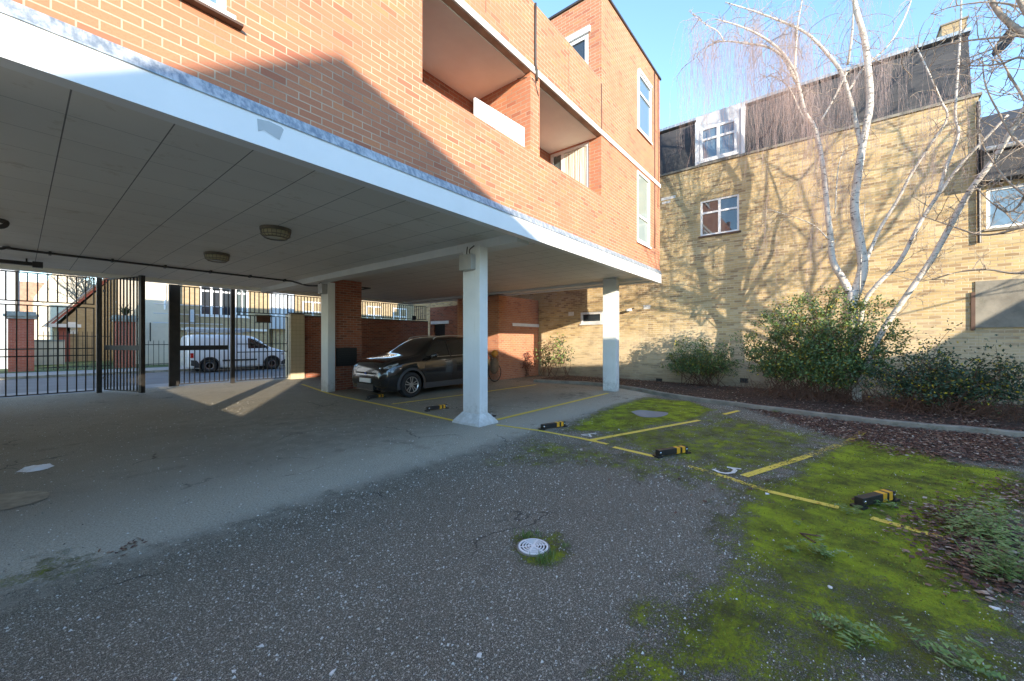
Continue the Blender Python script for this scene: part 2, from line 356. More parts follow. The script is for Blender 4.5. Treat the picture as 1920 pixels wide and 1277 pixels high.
# ------------------------------------------------------------------ ground sheet with painted-in wear masks
def sdf(poly, x, y):
    n = len(poly); d = np.full(x.shape, 1e9); ins = np.zeros(x.shape, bool)
    for i in range(n):
        ax, ay = poly[i]; bx, by = poly[(i+1) % n]; ex, ey = bx-ax, by-ay
        t = np.clip(((x-ax)*ex+(y-ay)*ey)/(ex*ex+ey*ey+1e-9), 0, 1)
        d = np.minimum(d, np.hypot(x-ax-t*ex, y-ay-t*ey))
        cnd = ((ay > y) != (by > y)) & (x < (bx-ax)*(y-ay)/((by-ay) if abs(by-ay) > 1e-9 else 1e-9)+ax); ins ^= cnd
    return np.where(ins, d, -d)
def gp(pts): return [tuple(G(*p)[:2]) for p in pts]
def mask(pts, soft, val, x, y): return val*np.clip(.5+sdf(gp(pts), x, y)/soft, 0, 1)
def axisgrid(lo, hi, step, far):
    a = list(np.arange(lo, hi+1e-6, step)); out = []; s = step; v = a[0]
    while v > -far: s *= 1.5; v -= s; out.insert(0, v)
    s = step; v = a[-1]; o2 = []
    while v < far: s *= 1.5; v += s; o2.append(v)
    return np.array(out + a + o2)
gx = axisgrid(-1, 15, .09, 900); gy = axisgrid(-6.5, 17.2, .09, 900)
XX, YY = np.meshgrid(gx, gy, indexing='ij'); xf, yf = XX.ravel(), YY.ravel()
zf = .012*np.sin(xf*1.1+.5)*np.sin(yf*.9) * ((xf > 0) & (xf < 11) & (yf > -6) & (yf < 12)) * 0
me = bpy.data.meshes.new('ground')
nx, ny = len(gx), len(gy); idx = np.arange(nx*ny).reshape(nx, ny)
q = np.stack([idx[:-1, :-1].ravel(), idx[1:, :-1].ravel(), idx[1:, 1:].ravel(), idx[:-1, 1:].ravel()], 1)
me.from_pydata(np.stack([xf, yf, zf], 1).tolist(), [], q.tolist()); me.update()
moss = np.zeros(xf.shape)
for p, s_, v in [
    ([(1090,790),(1150,762),(1215,745),(1280,752),(1335,768),(1310,785),(1230,795),(1160,808),(1070,806)], .5, .80),
    ([(1200,750),(1290,752),(1335,768),(1310,780),(1250,775),(1190,765)], .3, .97),
    ([(1100,800),(1300,792),(1330,770),(1560,820),(1500,880),(1400,900),(1240,860),(1130,830)], .9, .45),
    ([(1520,870),(1610,822),(1700,840),(1800,872),(1900,885),(1910,935),(1790,955),(1690,935),(1600,915),(1500,900)], .45, 1.0),
    ([(1400,915),(1600,880),(1900,930),(1900,960),(1790,1010),(1690,1000),(1560,970),(1440,950)], .5, .86),
    ([(1390,940),(1560,955),(1760,1010),(1780,1060),(1860,1120),(1790,1120),(1600,1080),(1470,1060),(1400,1020)], .4, .80),
    ([(1380,930),(1560,960),(1790,1010),(1860,1120),(1920,1190),(1920,1277),(1800,1300),(1300,1300),(1340,1180),(1370,1080),(1350,980)], .7, .50),
    ([(1620,1050),(1760,1060),(1900,1180),(1840,1200),(1700,1140)], .25, .85),
    ([(1150,1277),(1250,1120),(1400,1050),(1500,1200),(1500,1300),(1200,1300)], .5, .52),
    ([(930,870),(1000,820),(1380,880),(1400,930),(1250,900),(1100,870)], .8, .38),
    ([(0,1060),(120,1030),(250,1040),(150,1090),(0,1110)], .3, .22),
    ([(960,1010),(1050,1000),(1070,1040),(1010,1065),(960,1050)], .1, .5)]:
    moss = np.maximum(moss, mask(p, s_, v, xf, yf))
inside = np.clip((yf-3.80)/1.1+.5, 0, 1)*np.clip((12.6-xf)/.8, 0, 1)
litter_polys = [[(1400,764),(1530,782),(1680,800),(1840,814),(1920,820),(1920,872),(1800,862),(1680,850),(1600,825),(1480,790)],
                [(1850,915),(1920,910),(1920,950),(1880,940)], [(1760,960),(1840,950),(1920,1000),(1920,1110),(1850,1110),(1780,1040),(1740,1000)]]
lit = np.zeros(xf.shape)
for p in litter_polys: lit = np.maximum(lit, mask(p, .35, 1.0, xf, yf))
oil = np.maximum(mask([(1040,738),(1090,734),(1120,742),(1060,748)], .3, .8, xf, yf), mask([(640,760),(860,800),(860,900),(500,860),(300,800)], 2.0, .25, xf, yf))
for nm, arr in (('moss', moss), ('inside', inside), ('litter', lit), ('oil', oil)):
    at = me.attributes.new(nm, 'FLOAT', 'POINT'); at.data.foreach_set('value', arr.astype(np.float32))
gm = mat('car_park_asphalt', (.1, .1, .1), .85, 0, .35); t = NT(gm)
A = {}
for nm in ('moss', 'inside', 'litter', 'oil'):
    n_ = t.n('Attribute'); n_.attribute_name = nm; A[nm] = n_.outputs['Fac']
def vor(scale, feat='F1'):
    v = t.n('TexVoronoi'); v.feature = feat; v.inputs['Scale'].default_value = scale; t.l(t.pos(), v.inputs['Vector']); return v
v1 = vor(80); sc_ = t.n('SeparateColor'); t.l(v1.outputs['Color'], sc_.inputs[0])
v2 = vor(38); sc2 = t.n('SeparateColor'); t.l(v2.outputs['Color'], sc2.inputs[0])
insn = t.ramp(t.math('ADD', A['inside'], t.math('MULTIPLY', t.math('SUBTRACT', t.noise(4.2, 10, .85), .5), 2.0)), .30, .72)
big = t.noise(.45, 6, .6); mid = t.noise(2.6, 6, .65)
spk = t.math('MULTIPLY', t.ramp(sc_.outputs[0], .62, .92), t.ramp(v1.outputs['Distance'], .55, .2))
n1 = t.noise(75, 3, .75); n2 = t.noise(140, 2, .7); n3 = t.noise(230, 2, .6); n4 = t.noise(34, 4, .7)
outc = t.mix(t.ramp(big, .3, .7), (.088, .081, .062), (.135, .125, .095))
outc = t.mix(t.ramp(mid, .42, .7, 0, .5), outc, (.070, .064, .048))
outc = t.mix(t.ramp(n2, .49, .41, 0, .9), outc, (.028, .026, .020))
outc = t.mix(t.ramp(n3, .52, .58, 0, .9), outc, (.36, .34, .28))
outc = t.mix(t.ramp(n1, .57, .62, 0, .9), outc, (.55, .52, .44))
outc = t.mix(t.math('MULTIPLY', t.ramp(n4, .66, .70), t.ramp(n2, .45, .55)), outc, (.70, .67, .58))
outc = t.mix(t.math('MULTIPLY', spk, .45), outc, (.60, .57, .49))
inc = t.mix(t.ramp(big, .3, .7), (.235, .218, .18), (.315, .292, .24))
inc = t.mix(t.ramp(mid, .4, .75, 0, .4), inc, (.20, .185, .145))
inc = t.mix(t.ramp(n2, .49, .38, 0, .75), inc, (.09, .083, .065))
inc = t.mix(t.ramp(n3, .52, .64, 0, .6), inc, (.50, .47, .40))
inc = t.mix(t.ramp(n1, .57, .63, 0, .5), inc, (.55, .52, .45))
inc = t.mix(t.math('MULTIPLY', A['oil'], t.ramp(t.noise(4, 5, .6), .4, .6)), inc, (.085, .078, .062))
# pale band inside the drip line: skylight fading inward painted over dusty asphalt
sp = t.n('SeparateXYZ'); t.l(t.pos(), sp.inputs[0])
band = t.math('MULTIPLY', t.ramp(sp.outputs[1], 3.7, 4.2), t.ramp(sp.outputs[1], 6.2, 4.3))
inc = t.mix(t.math('MULTIPLY', t.math('MULTIPLY', band, t.ramp(t.noise(60, 5, .8), .36, .58)), .62), inc, (.60, .56, .47))
vc = t.n('TexVoronoi'); vc.feature = 'DISTANCE_TO_EDGE'; vc.inputs['Scale'].default_value = .75
wv = t.n('VectorMath', operation='ADD'); nz = t.n('TexNoise'); nz.inputs['Scale'].default_value = 2.2; nz.inputs['Detail'].default_value = 6; t.l(t.pos(), nz.inputs['Vector'])
sv = t.n('VectorMath', operation='SCALE'); sv.inputs['Scale'].default_value = .6; t.l(nz.outputs['Color'], sv.inputs[0]); t.l(t.pos(), wv.inputs[0]); t.l(sv.outputs[0], wv.inputs[1]); t.l(wv.outputs[0], vc.inputs['Vector'])
crack = t.math('MULTIPLY', t.ramp(vc.outputs['Distance'], .012, .004), t.ramp(t.noise(.8, 3, .5), .52, .6))
c = t.mix(insn, outc, inc)
c = t.mix(t.math('MULTIPLY', crack, .6), c, (.03, .028, .024))
c = t.mix(t.ramp(t.noise(.9, 7, .7), .56, .68, 0, .4), c, (.085, .072, .058))
c = t.mix(t.math('MULTIPLY', t.ramp(t.noise(7, 6, .75), .60, .68), .35), c, (.40, .37, .32))
c = t.mix(1.0, c, (1.03, 1.0, .94), 'MULTIPLY')
c = t.mix(t.math('MULTIPLY', A['litter'], t.ramp(mid, .3, .5, .6, 1)), c, (.05, .030, .022))
mn = t.math('ADD', t.math('MULTIPLY', t.noise(3.8, 10, .78), .65), t.math('MULTIPLY', t.noise(48, 5, .85), .45))
mn = t.math('ADD', t.math('MULTIPLY', t.math('SUBTRACT', mn, .5), 3.2), .5); mf = t.ramp(t.math('ADD', mn, t.math('MULTIPLY', A['moss'], 1.05)), .82, 1.30); mf = t.math('MULTIPLY', mf, t.ramp(A['moss'], .02, .2))
mc = t.mix(t.ramp(t.noise(3.0, 6, .7), .32, .66), (.09, .10, .012), (.36, .44, .014))
mc = t.mix(t.ramp(t.noise(1.1, 3, .6), .52, .7, 0, .55), mc, (.13, .115, .02))
mc = t.mix(t.ramp(t.noise(120, 3, .7), .5, .75, 0, .6), mc, (.035, .045, .004))
c = t.mix(mf, c, mc); t.col(c)
h = t.math('ADD', t.math('MULTIPLY', t.math('ADD', t.noise(110, 3, .75), t.math('MULTIPLY', t.noise(55, 2, .6), .8)), t.math('SUBTRACT', 1.3, t.math('MULTIPLY', insn, .6))), t.math('MULTIPLY', mf, t.math('ADD', 1.0, t.math('MULTIPLY', t.noise(70, 5, .7), 3.0))))
t.bump(h, .85, .009)
me.materials.append(gm)
o = bpy.data.objects.new('ground', me); COL.objects.link(o); tag(o, kind='structure')
# street beyond the gates
def sheet(name, m, pts, z):
    mb = MB(); mb.add([(x, y, z) for x, y in pts], [tuple(range(len(pts)))]); return tag(mb.build(name, m), kind='structure')
sheet('pavement', 'pave', [(-80, 17.25), (120, 17.25), (120, 18.6), (-80, 18.6)], .006)
sheet('road', 'road', [(-80, 18.6), (120, 18.6), (120, 25.3), (-80, 25.3)], .005)
mb = MB(); mb.box(-80, 120, 25.3, 25.45, -.1, .11); tag(mb.build('street_kerb', 'concrete'), kind='structure')
mb = MB(); mb.box(-80, 120, 25.45, 28.4, -.1, .10); tag(mb.build('far_pavement', 'pave'), kind='structure')
mb = MB(); mb.box(-80, 120, 28.4, 70, -.1, .12); tag(mb.build('grass_verge', 'green'), kind='structure')
# ------------------------------------------------------------------ the apartment building
XE, YF, XL, YB = 12.30, 3.98, -9.0, 16.4
apt = thing('apartment_building', 'orange red brick flats raised on white columns over an open car park', 'apartment building', (5, 10, 0))
YW = 4.03
holes = [(-.15, 1.12, 4.35, 5.75), (3.21, 5.55, 4.84, 6.22), (5.83, 8.29, 4.84, 6.22), (10.47, 11.5, 7.3, 8.85), (10.45, 11.4, 4.25, 6.16)]
w = wall('x', YW, -1, .28, XL, XE, 3.66, 6.225, holes); w.build('brick_wall', 'red', apt)
w = wall('x', YW+.001, -1, .24, XL, 8.3, 6.335, 7.48, []); w.build('parapet', 'red', apt)
MB().box(XL, 8.299, 4.035, 4.27, 7.48, 7.50).build('coping', 'concrete', apt)
w = wall('x', YW, -1, .28, 8.3, XE, 6.335, 9.55, holes); w.build('tower_wall', 'red', apt)
w = wall('y', 8.3, -1, .25, YW+.28, 9.5, 6.335, 9.55, [(4.36, 5.15, 7.45, 8.72)]); w.build('tower_side_wall', 'red', apt)
MB().box(8.26, XE+.04, YW-.04, 9.54, 9.55, 9.60).build('tower_coping', 'pipe', apt)
MB().box(XL, XE+.012, YW-.03, YW+.1, 6.225, 6.335).build('slab_edge', 'band', apt)
MB().box(XL, 8.3, 4.13, 7.4, 6.24, 6.33).build('terrace_floor', 'concrete', apt)
# end wall, rear wall, terrace wall
w = wall('y', XE, 1, .25, YW+.28, YB, 3.66, 7.5, []); w.build('end_wall', 'red', apt)
w = wall('y', XE, 1, .25, YW+.28, 9.5, 7.5, 9.55, []); w.build('end_wall', 'red', apt)
w = wall('x', YB, 1, .25, XL, XE-.25, 3.66, 7.5, []); w.build('rear_wall', 'red', apt)
w = wall('y', XL, -1, .25, YW+.28, YB-.25, 3.66, 7.5, []); w.build('end_wall', 'red', apt)
MB().box(XL+.25, 8.3, 7.4, YB-.25, 7.1, 7.3).build('flat_roof', 'concrete', apt)
# balcony recesses
bal = []
MB().box(3.0, 8.6, 4.31, 5.5, 4.0, 4.1).build('balcony_floor', 'board', apt)
MB().box(3.0, 8.27, 4.14, 5.42, 6.205, 6.222).build('balcony_ceiling', 'cream', apt)
MB().box(3.21, 5.55, 4.312, 4.322, 4.1, 4.82).build('bounce_lining', 'board', apt); MB().box(5.83, 8.26, 4.312, 4.322, 4.1, 4.82).build('bounce_lining', 'board', apt)  # white linings added so less red bounce reaches the balcony ceiling
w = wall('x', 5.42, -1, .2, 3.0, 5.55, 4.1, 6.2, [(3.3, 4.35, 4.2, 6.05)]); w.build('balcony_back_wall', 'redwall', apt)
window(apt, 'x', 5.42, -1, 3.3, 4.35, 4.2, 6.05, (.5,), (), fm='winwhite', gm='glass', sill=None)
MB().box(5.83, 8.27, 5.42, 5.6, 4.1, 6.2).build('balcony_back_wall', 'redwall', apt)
MB().box(5.552, 5.828, 4.312, 5.6, 4.1, 6.204).build('party_wall', 'red', apt)
MB().box(2.9, 3.208, 4.312, 5.6, 4.1, 6.204).build('party_wall', 'red', apt)
w = wall('y', 8.27, -1, .2, 4.312, 5.42, 4.1, 6.204, [(4.33, 5.40, 4.15, 6.18)]); w.build('party_wall', 'red', apt)
bw = window(apt, 'y', 8.27, -1, 4.33, 5.40, 4.15, 6.18, (.70,), (), fw=.07, inset=.02, sill=None, gm='glassg')
MB().ubox('y', 4.42, 5.08, 8.305, 8.30, 4.25, 6.10).build('curtain', 'curtain', bw)
# windows of the facade
window(apt, 'x', YW, -1, -.15, 1.12, 4.35, 5.75, (.5,), (.7,), fw=.06, inset=.03, sill='winwhite', gm='glassb')
MB().box(-.22, 1.22, YW-.075, YW+.0, 4.27, 4.292).build('drip_board', 'brown', apt)
window(apt, 'x', YW, -1, 10.47, 11.5, 7.3, 8.85, (.0,), (.68,), fw=.06, inset=-.03, sill='winwhite', gm='glassb')
MB().box(10.5, 11.47, YW-.06, YW-.002, 8.85, 8.93).build('window_head', 'winwhite', apt)
w2 = window(apt, 'x', YW, -1, 10.45, 11.4, 4.25, 6.16, (), (.36,), fw=.07, inset=-.02, sill='winwhite', gm='milk')
window(apt, 'y', 8.3, -1, 4.36, 5.15, 7.45, 8.72, (), (), fw=.09, inset=.0, sill=None, gm='glass')
MB().ubox('y', 4.30, 5.2, 8.3-.05, 8.298, 8.722, 8.86).build('window_head', 'winwhite', apt)
# fascia, flashing, soffit
MB().box(XL, XE, YF, YF+.14, 3.30, 3.585).build('fascia', 'fascia', apt)
MB().box(XE-.14, XE, YF+.14, YB, 3.34, 3.585).build('fascia', 'fascia', apt)
f = MB(); f.add([(XL,YF-.012,3.582),(XE+.01,YF-.012,3.582),(XE+.01,YW-.004,3.70),(XL,YW-.004,3.70),(XL,YF-.012,3.57),(XE+.01,YF-.012,3.57),(XE+.01,YW+.02,3.66),(XL,YW+.02,3.66)], [(0,1,2,3),(0,4,5,1),(4,7,6,5),(1,5,6,2),(0,3,7,4),(3,2,6,7)]); f.build('lead_flashing', 'lead', apt)
MB().box(XL, XE-.14, YF+.14, YB-.3, 3.46, 3.66).build('soffit', 'soffit', apt)
MB().box(XL, XE-.14, YB-.3, YB, 3.36, 3.655).build('edge_beam', 'cream', apt)
MB().box(XL, XE-.14, YF+.14, YF+.30, 3.40, 3.459).build('edge_beam', 'white', apt)
for xb, y1 in ((5.5, YB-.3), ):
    MB().box(xb, xb+.34, YF+.30, y1, 3.30, 3.459).build('beam', 'white', apt)
MB().box(XE-.5, XE-.14, YF+.3, YB-.3, 3.38, 3.459).build('beam', 'white', apt)
# peeled paint patch on the fascia (shape of its own) - grey plaster showing
pp = [PY(*p, YF-.003) for p in [(482,222),(505,227),(528,238),(532,243),(524,262),(505,250),(495,243),(484,246)]]
MB().add([tuple(p) for p in pp], [tuple(range(len(pp)))]).build('peeled_paint', 'grey', apt)
# columns
def column(x, y, name='column', plinth=True):
    c = MB().box(x, x+.22, y, y+.44, 0.0, 3.30 if abs(x-5.3) < .6 else 3.458)
    ob = c.build(name, 'white', apt, bevel=.008)
    if plinth:
        p = MB(); p.frustum((x-.17, x+.36, y-.14, y+.56, 0), (x-.16, x+.35, y-.13, y+.55, .04)); p.frustum((x-.16, x+.35, y-.13, y+.55, .04), (x-.008, x+.228, y-.008, y+.448, .19)); p.build('plinth', 'white', ob)
    return ob
c2 = column(5.30, 5.0); column(11.30, 5.0, plinth=False); column(-.78, 5.0); c1 = column(5.79, 11.69, plinth=False)
MB().box(5.29, 5.53, 4.99, 5.45, 3.30-.0, 3.30+.0)
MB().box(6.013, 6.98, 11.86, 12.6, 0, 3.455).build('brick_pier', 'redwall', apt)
g = MB().box(6.12, 6.78, 11.80, 11.857, .75, 1.32); 
for i in range(7): g.box(6.16, 6.74, 11.785, 11.80, .80+i*.07, .83+i*.07)
g.build('vent_grille', 'black', apt)
# rear store block in red brick under the right-hand end
blk = MB().box(11.75, 14.48, 10.07, 12.4, 0, 3.33).build('store_wall', 'red', apt)
MB().box(12.6, 14.47, 10.035, 10.068, 2.14, 2.27).build('lintel', 'winwhite', apt)
w = wall('y', 13.9, -1, .3, 12.4, 16.8, 0, 3.33, [(15.6, 16.5, 0.0, 2.42)]); w.build('store_wall', 'redwall', apt)
MB().ubox('y', 15.6, 16.5, 14.0, 14.05, 0, 2.42).build('door', 'black', apt)
MB().ubox('y', 15.3, 16.7, 13.86, 13.898, 2.42, 2.58).build('lintel', 'winwhite', apt)
# cables and downpipe on facade
def cable(name, pts, r, m='pipe', par=None, n=6, sub=3, smooth=True):
    return MB().tube(spline(pts, sub) if len(pts) > 2 else pts, r, n).build(name, m, par, smooth=True)
cable('cable', [(11.80, YW-.015, 9.6), (11.82, YW-.015, 7.5), (11.83, YW-.015, 4.3)], .012, par=apt)
cable('cable', [(12.12, YW-.015, 9.55), (12.1, YW-.02, 8.2), (12.16, YW-.015, 6.9), (12.1, YW-.015, 5.6)], .007, par=apt)
cable('drain_pipe', [(5.66, YW-.03, 7.46), (5.66, YW-.03, 6.4), (5.66, YW-.06, 6.28), (5.70, YW-.03, 6.12)], .022, par=apt)
cable('cable', [(8.28, YW-.012, 7.4), (8.30, YW-.012, 6.6), (8.29, YW-.012, 6.35)], .008, par=apt)
cable('cable', [(5.50, YW+.25, 6.17), (5.60, YW-.012, 6.12), (5.78, YW-.012, 5.9)], .007, par=apt)
for xx_ in (4.4, 6.85): MB().box(xx_, xx_+.006, YW-.004, YW+.0, 6.5, 7.45).build('expansion_joint', 'pipe', apt)
# things on the balcony
bd = MB(); a, b_, c_, d_ = PY(889, 183, 4.10), PY(982, 240, 4.10), PY(981, 272, 4.10), PY(889, 213, 4.10)
bd.add([(a.x,4.08,a.z),(b_.x,4.08,b_.z),(c_.x,4.08,4.845),(d_.x,4.08,4.845),(a.x,4.11,a.z),(b_.x,4.11,b_.z),(c_.x,4.11,4.845),(d_.x,4.11,4.845)], [(0,1,2,3),(7,6,5,4),(0,4,5,1),(1,5,6,2),(2,6,7,3),(3,7,4,0)])
tag(bd.build('white_board', 'board'), 'long white board standing on the left balcony parapet', 'board')
tag(MB().lathe([(.045,0),(.052,.02),(.052,.20),(.045,.22)], (5.47,4.16,4.84), 'z', 16).build('paper_roll', 'board', smooth=False), 'small white cylinder standing on the balcony parapet beside the board', 'container')
tag(MB().lathe([(.075,0),(.09,.1),(.085,.25),(.1,.27),(.1,.32)], (5.60,4.12,7.50), 'z', 16).build('terracotta_pot', 'terr'), 'terracotta pot on top of the upper brick parapet', 'pot')
# ------------------------------------------------------------------ under-croft fittings
def ceiling_light(x, y, label):
    t_ = thing('ceiling_light', label, 'ceiling light', (x, y, 3.46), 'round ceiling lights under the building')
    MB().lathe([(.235,0),(.235,-.045),(.22,-.055)], (x,y,3.459), 'z', 28).build('rim', 'lampb', t_, smooth=False)
    MB().lathe([(.215,-.05),(.205,-.13),(.17,-.155),(.05,-.16)], (x,y,3.459), 'z', 28).build('lamp_shade', 'lamp', t_, smooth=True)
    cg = MB()
    for k in range(20): a = 2*math.pi*k/20; cg.tube([(x+.222*math.cos(a), y+.222*math.sin(a), 3.40), (x+.214*math.cos(a), y+.214*math.sin(a), 3.335), (x+.17*math.cos(a), y+.17*math.sin(a), 3.298)], .0045, 4)
    for r_ in (.216, .172): cg.tube([(x+r_*math.cos(2*math.pi*k/24), y+r_*math.sin(2*math.pi*k/24), 3.338 if r_ > .2 else 3.297) for k in range(25)], .007, 5, False)
    cg.build('cage', 'lampb', t_)
    return t_
p = G(517, 428, 3.46); ceiling_light(p.x, p.y, 'round yellowed ceiling light nearer the white fascia')
p = G(407, 475, 3.46); ceiling_light(p.x, p.y, 'round yellowed ceiling light nearer the black gates')
cd = thing('conduit', 'dark pipe running along the soffit towards the brick pier', 'pipe', (2, 13.1, 3.4))
MB().tube(spline([(-.4, 12.7, 3.36), (-.22, 12.72, 3.36), (-.12, 12.85, 3.42), (.1, 13.0, 3.42), (3, 13.15, 3.42), (5.2, 13.2, 3.42), (5.42, 13.15, 3.40), (5.55, 12.6, 3.26), (5.70, 12.15, 3.22)], 4), .026, 8).build('pipe', 'pipe', cd, smooth=True)
for i in range(6): MB().box(.4+i*.95, .44+i*.95, 12.97+i*.03, 13.07+i*.03+.06, 3.385, 3.457).build('bracket', 'pipe', cd)
tr = thing('gate_track', 'black sliding bar fixed under the soffit above the left gate', 'bar', (-.2, 14.6, 3.3))
MB().box(-1.2, .32, 14.5, 14.6, 3.30, 3.38).build('rail', 'blackm', tr); MB().box(.20, .36, 14.47, 14.63, 3.27, 3.40).build('end_block', 'blackm', tr)
for x_ in (-.9, .1): MB().box(x_, x_+.03, 14.53, 14.57, 3.38, 3.459).build('hanger', 'blackm', tr)
pb = thing('pipe_bend', 'short dark pipe elbow hanging from the soffit at the left edge', 'pipe', (-.15, 9.2, 3.4))
p = G(2, 415, 3.40)
MB().tube(spline([(p.x-.5, p.y, 3.42), (p.x-.02, p.y+.02, 3.42), (p.x+.05, p.y, 3.38), (p.x-.02, p.y-.02, 3.31), (p.x-.3, p.y, 3.31)], 4), .035, 8).build('pipe', 'pipe', pb, smooth=True)
def jbox(x0, x1, y0, y1, z0, z1, label, cab):
    t_ = thing('junction_box', label, 'electric box', ((x0+x1)/2, (y0+y1)/2, z0))
    MB().box(x0, x1, y0, y1, z0, z1).build('casing', 'grey', t_, bevel=.012)
    for c_ in cab: MB().tube(spline(c_, 4), .011, 6).build('cable', 'pipe', t_, smooth=True)
jbox(5.17, 5.297, 5.10, 5.42, 2.86, 3.15, 'grey electric box strapped high on the nearest white column', [[(5.24,5.2,3.15),(5.24,5.2,3.24),(5.28,5.12,3.31)], [(5.24,5.28,3.15),(5.25,5.28,3.25),(5.28,5.3,3.31)]])
jbox(5.62, 5.787, 11.72, 11.98, 2.95, 3.25, 'grey electric box on the white column beside the brick pier', [[(5.70,11.9,3.25),(5.70,12.0,3.32),(5.72,12.1,3.25)]])
hx = thing('soffit_hatch', 'open access hatch with dark edge in the soffit behind the pier', 'hatch', (7.6, 13.2, 3.4))
h_ = MB(); h_.box(7.0, 7.9, 12.9, 12.95, 3.42, 3.459).box(7.0, 7.9, 13.5, 13.55, 3.42, 3.459).box(6.95, 7.0, 12.9, 13.55, 3.42, 3.459).box(7.9, 7.95, 12.9, 13.55, 3.42, 3.459); h_.build('frame', 'pipe', hx)
# ------------------------------------------------------------------ back wall, tiled pillar, gates
bk = thing('brick_wall', 'dark red brick wall behind the black car, topped by railings', 'wall', (10, 17, 0))
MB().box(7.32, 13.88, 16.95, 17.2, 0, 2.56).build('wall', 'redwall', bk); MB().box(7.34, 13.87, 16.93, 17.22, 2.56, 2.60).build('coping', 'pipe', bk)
tp = thing('gate_pillar', 'cream glazed tile pillar beside the street gate', 'pillar', (7, 17, 0))
MB().box(6.78, 7.31, 16.72, 17.25, 0, 2.60).build('tiled_shaft', 'tile', tp); MB().box(6.77, 7.32, 16.71, 17.26, 2.60, 2.64).build('cap', 'concrete', tp)
def bars_panel(t_, x0, x1, z0, z1, y, sp, rails=(), r=.014, frame=.03, rot=None):
    """frame + rails + one child per bar, along X at depth y"""
    f = MB(); h = frame/2
    f.box(x0, x1, y-h, y+h, z1-frame, z1).box(x0, x1, y-h, y+h, z0, z0+frame).box(x0, x0+frame, y-h, y+h, z0+frame, z1-frame).box(x1-frame, x1, y-h, y+h, z0+frame, z1-frame)
    for z in rails: f.box(x0+frame, x1-frame, y-h*.8, y+h*.8, z-.016, z+.016)
    out = [f.build('frame', 'blackm', t_)]
    n = max(1, int(round((x1-x0)/sp))); me0 = None
    for i in range(1, n):
        x = x0+(x1-x0)*i/n
        if me0 is None:
            b0 = MB(); b0.box(-r, r, -r, r, z0+frame*.5, z1-frame*.5); o = b0.build('bar', 'blackm', t_); me0 = o
        else:
            o = me0.copy(); COL.objects.link(o)
        o.location = (x, y, 0); out.append(o)
    return out
GY = 16.9
GZT = 3.40
g1 = thing('fixed_gate', 'fixed black bar gate section at the left edge of the entrance', 'gate', (.6, GY, 0), 'black street gates')
bars_panel(g1, -.75, 1.40, .06, 2.52, GY, .185, (1.12, 1.32)); bars_panel(g1, -.75, 1.40, 2.60, GZT, GY, .185)
p1 = tag(MB().box(1.44, 1.55, GY-.06, GY+.06, 0, 3.42).build('gate_post', 'blackm'), 'black gate post left of the open leaf', 'gate post', 'black gate posts')
lf = thing('swing_gate', 'open black gate leaf swung into the car park with broad end plate', 'gate', (1.60, GY-.05, 0), 'black street gates')
LW = 1.78
bars_panel(lf, 1.60, 1.60+LW-.12, .08, GZT-.02, GY-.05, .145)
MB().box(1.60+LW-.12, 1.60+LW, GY-.10, GY+.0, .06, GZT).build('end_plate', 'blackm', lf)
MB().box(1.63, 1.60+LW-.12, GY-.08, GY-.02, 1.27, 1.41).build('lock_rail', 'blackm', lf)
for z in (.4, 3.0): MB().box(1.56, 1.62, GY-.075, GY-.025, z, z+.06).build('hinge', 'grey', lf)
lf.rotation_euler = (0, 0, R(-70))
l2 = thing('swing_gate', 'closed black gate leaf in front of the van\'s rear with broad plate', 'gate', (3.1, GY, 0), 'black street gates')
bars_panel(l2, 3.34, 4.74, .08, GZT-.02, GY, .14); MB().box(3.08, 3.338, GY-.05, GY+.05, .04, GZT).build('end_plate', 'blackm', l2)
MB().box(3.339, 4.70, GY-.031, GY+.031, 1.22, 1.38).build('lock_rail', 'blackm', l2)
tag(MB().box(4.80, 4.92, GY-.06, GY+.06, 0, 3.42).build('gate_post', 'blackm'), 'black gate post in front of the middle of the van', 'gate post', 'black gate posts')
g3 = thing('fixed_gate', 'black pedestrian gate with a small sign board, next to the tiled pillar', 'gate', (5.9, GY, 0), 'black street gates')
bars_panel(g3, 4.98, 6.74, .06, 2.50, GY, .15, (1.12, 1.42)); bars_panel(g3, 4.98, 6.74, 2.58, GZT, GY, .15)
s_ = MB().box(5.62, 6.10, GY-.05, GY-.018, 2.26, 2.50); s_.build('sign_board', 'brown', g3)
MB().box(5.57, 6.15, GY-.06, GY-.012, 2.505, 2.53).build('sign_edge', 'blackm', g3); MB().box(5.57, 6.15, GY-.06, GY-.012, 2.23, 2.257).build('sign_edge', 'blackm', g3)
g4 = thing('railing', 'black railing panel on top of the tiled pillar', 'railing', (7.5, 17.05, 2.6), 'railings on the brick wall')
bars_panel(g4, 6.80, 9.15, 2.66, GZT, 17.07, .13)
g5 = thing('railing', 'black railing panel on the brick wall left of the joint post', 'railing', (10, 17.05, 2.6), 'railings on the brick wall')
bars_panel(g5, 9.2, 11.0, 2.66, GZT+.0, 17.07, .13); 
g6 = thing('railing', 'black railing panel on the brick wall right of the joint post', 'railing', (12, 17.05, 2.6), 'railings on the brick wall')
bars_panel(g6, 11.08, 13.85, 2.66, GZT+.0, 17.07, .13)
MB().box(12.9, 13.1, 16.98, 17.05, 2.62, 2.85).build('lock_box', 'black', g6)
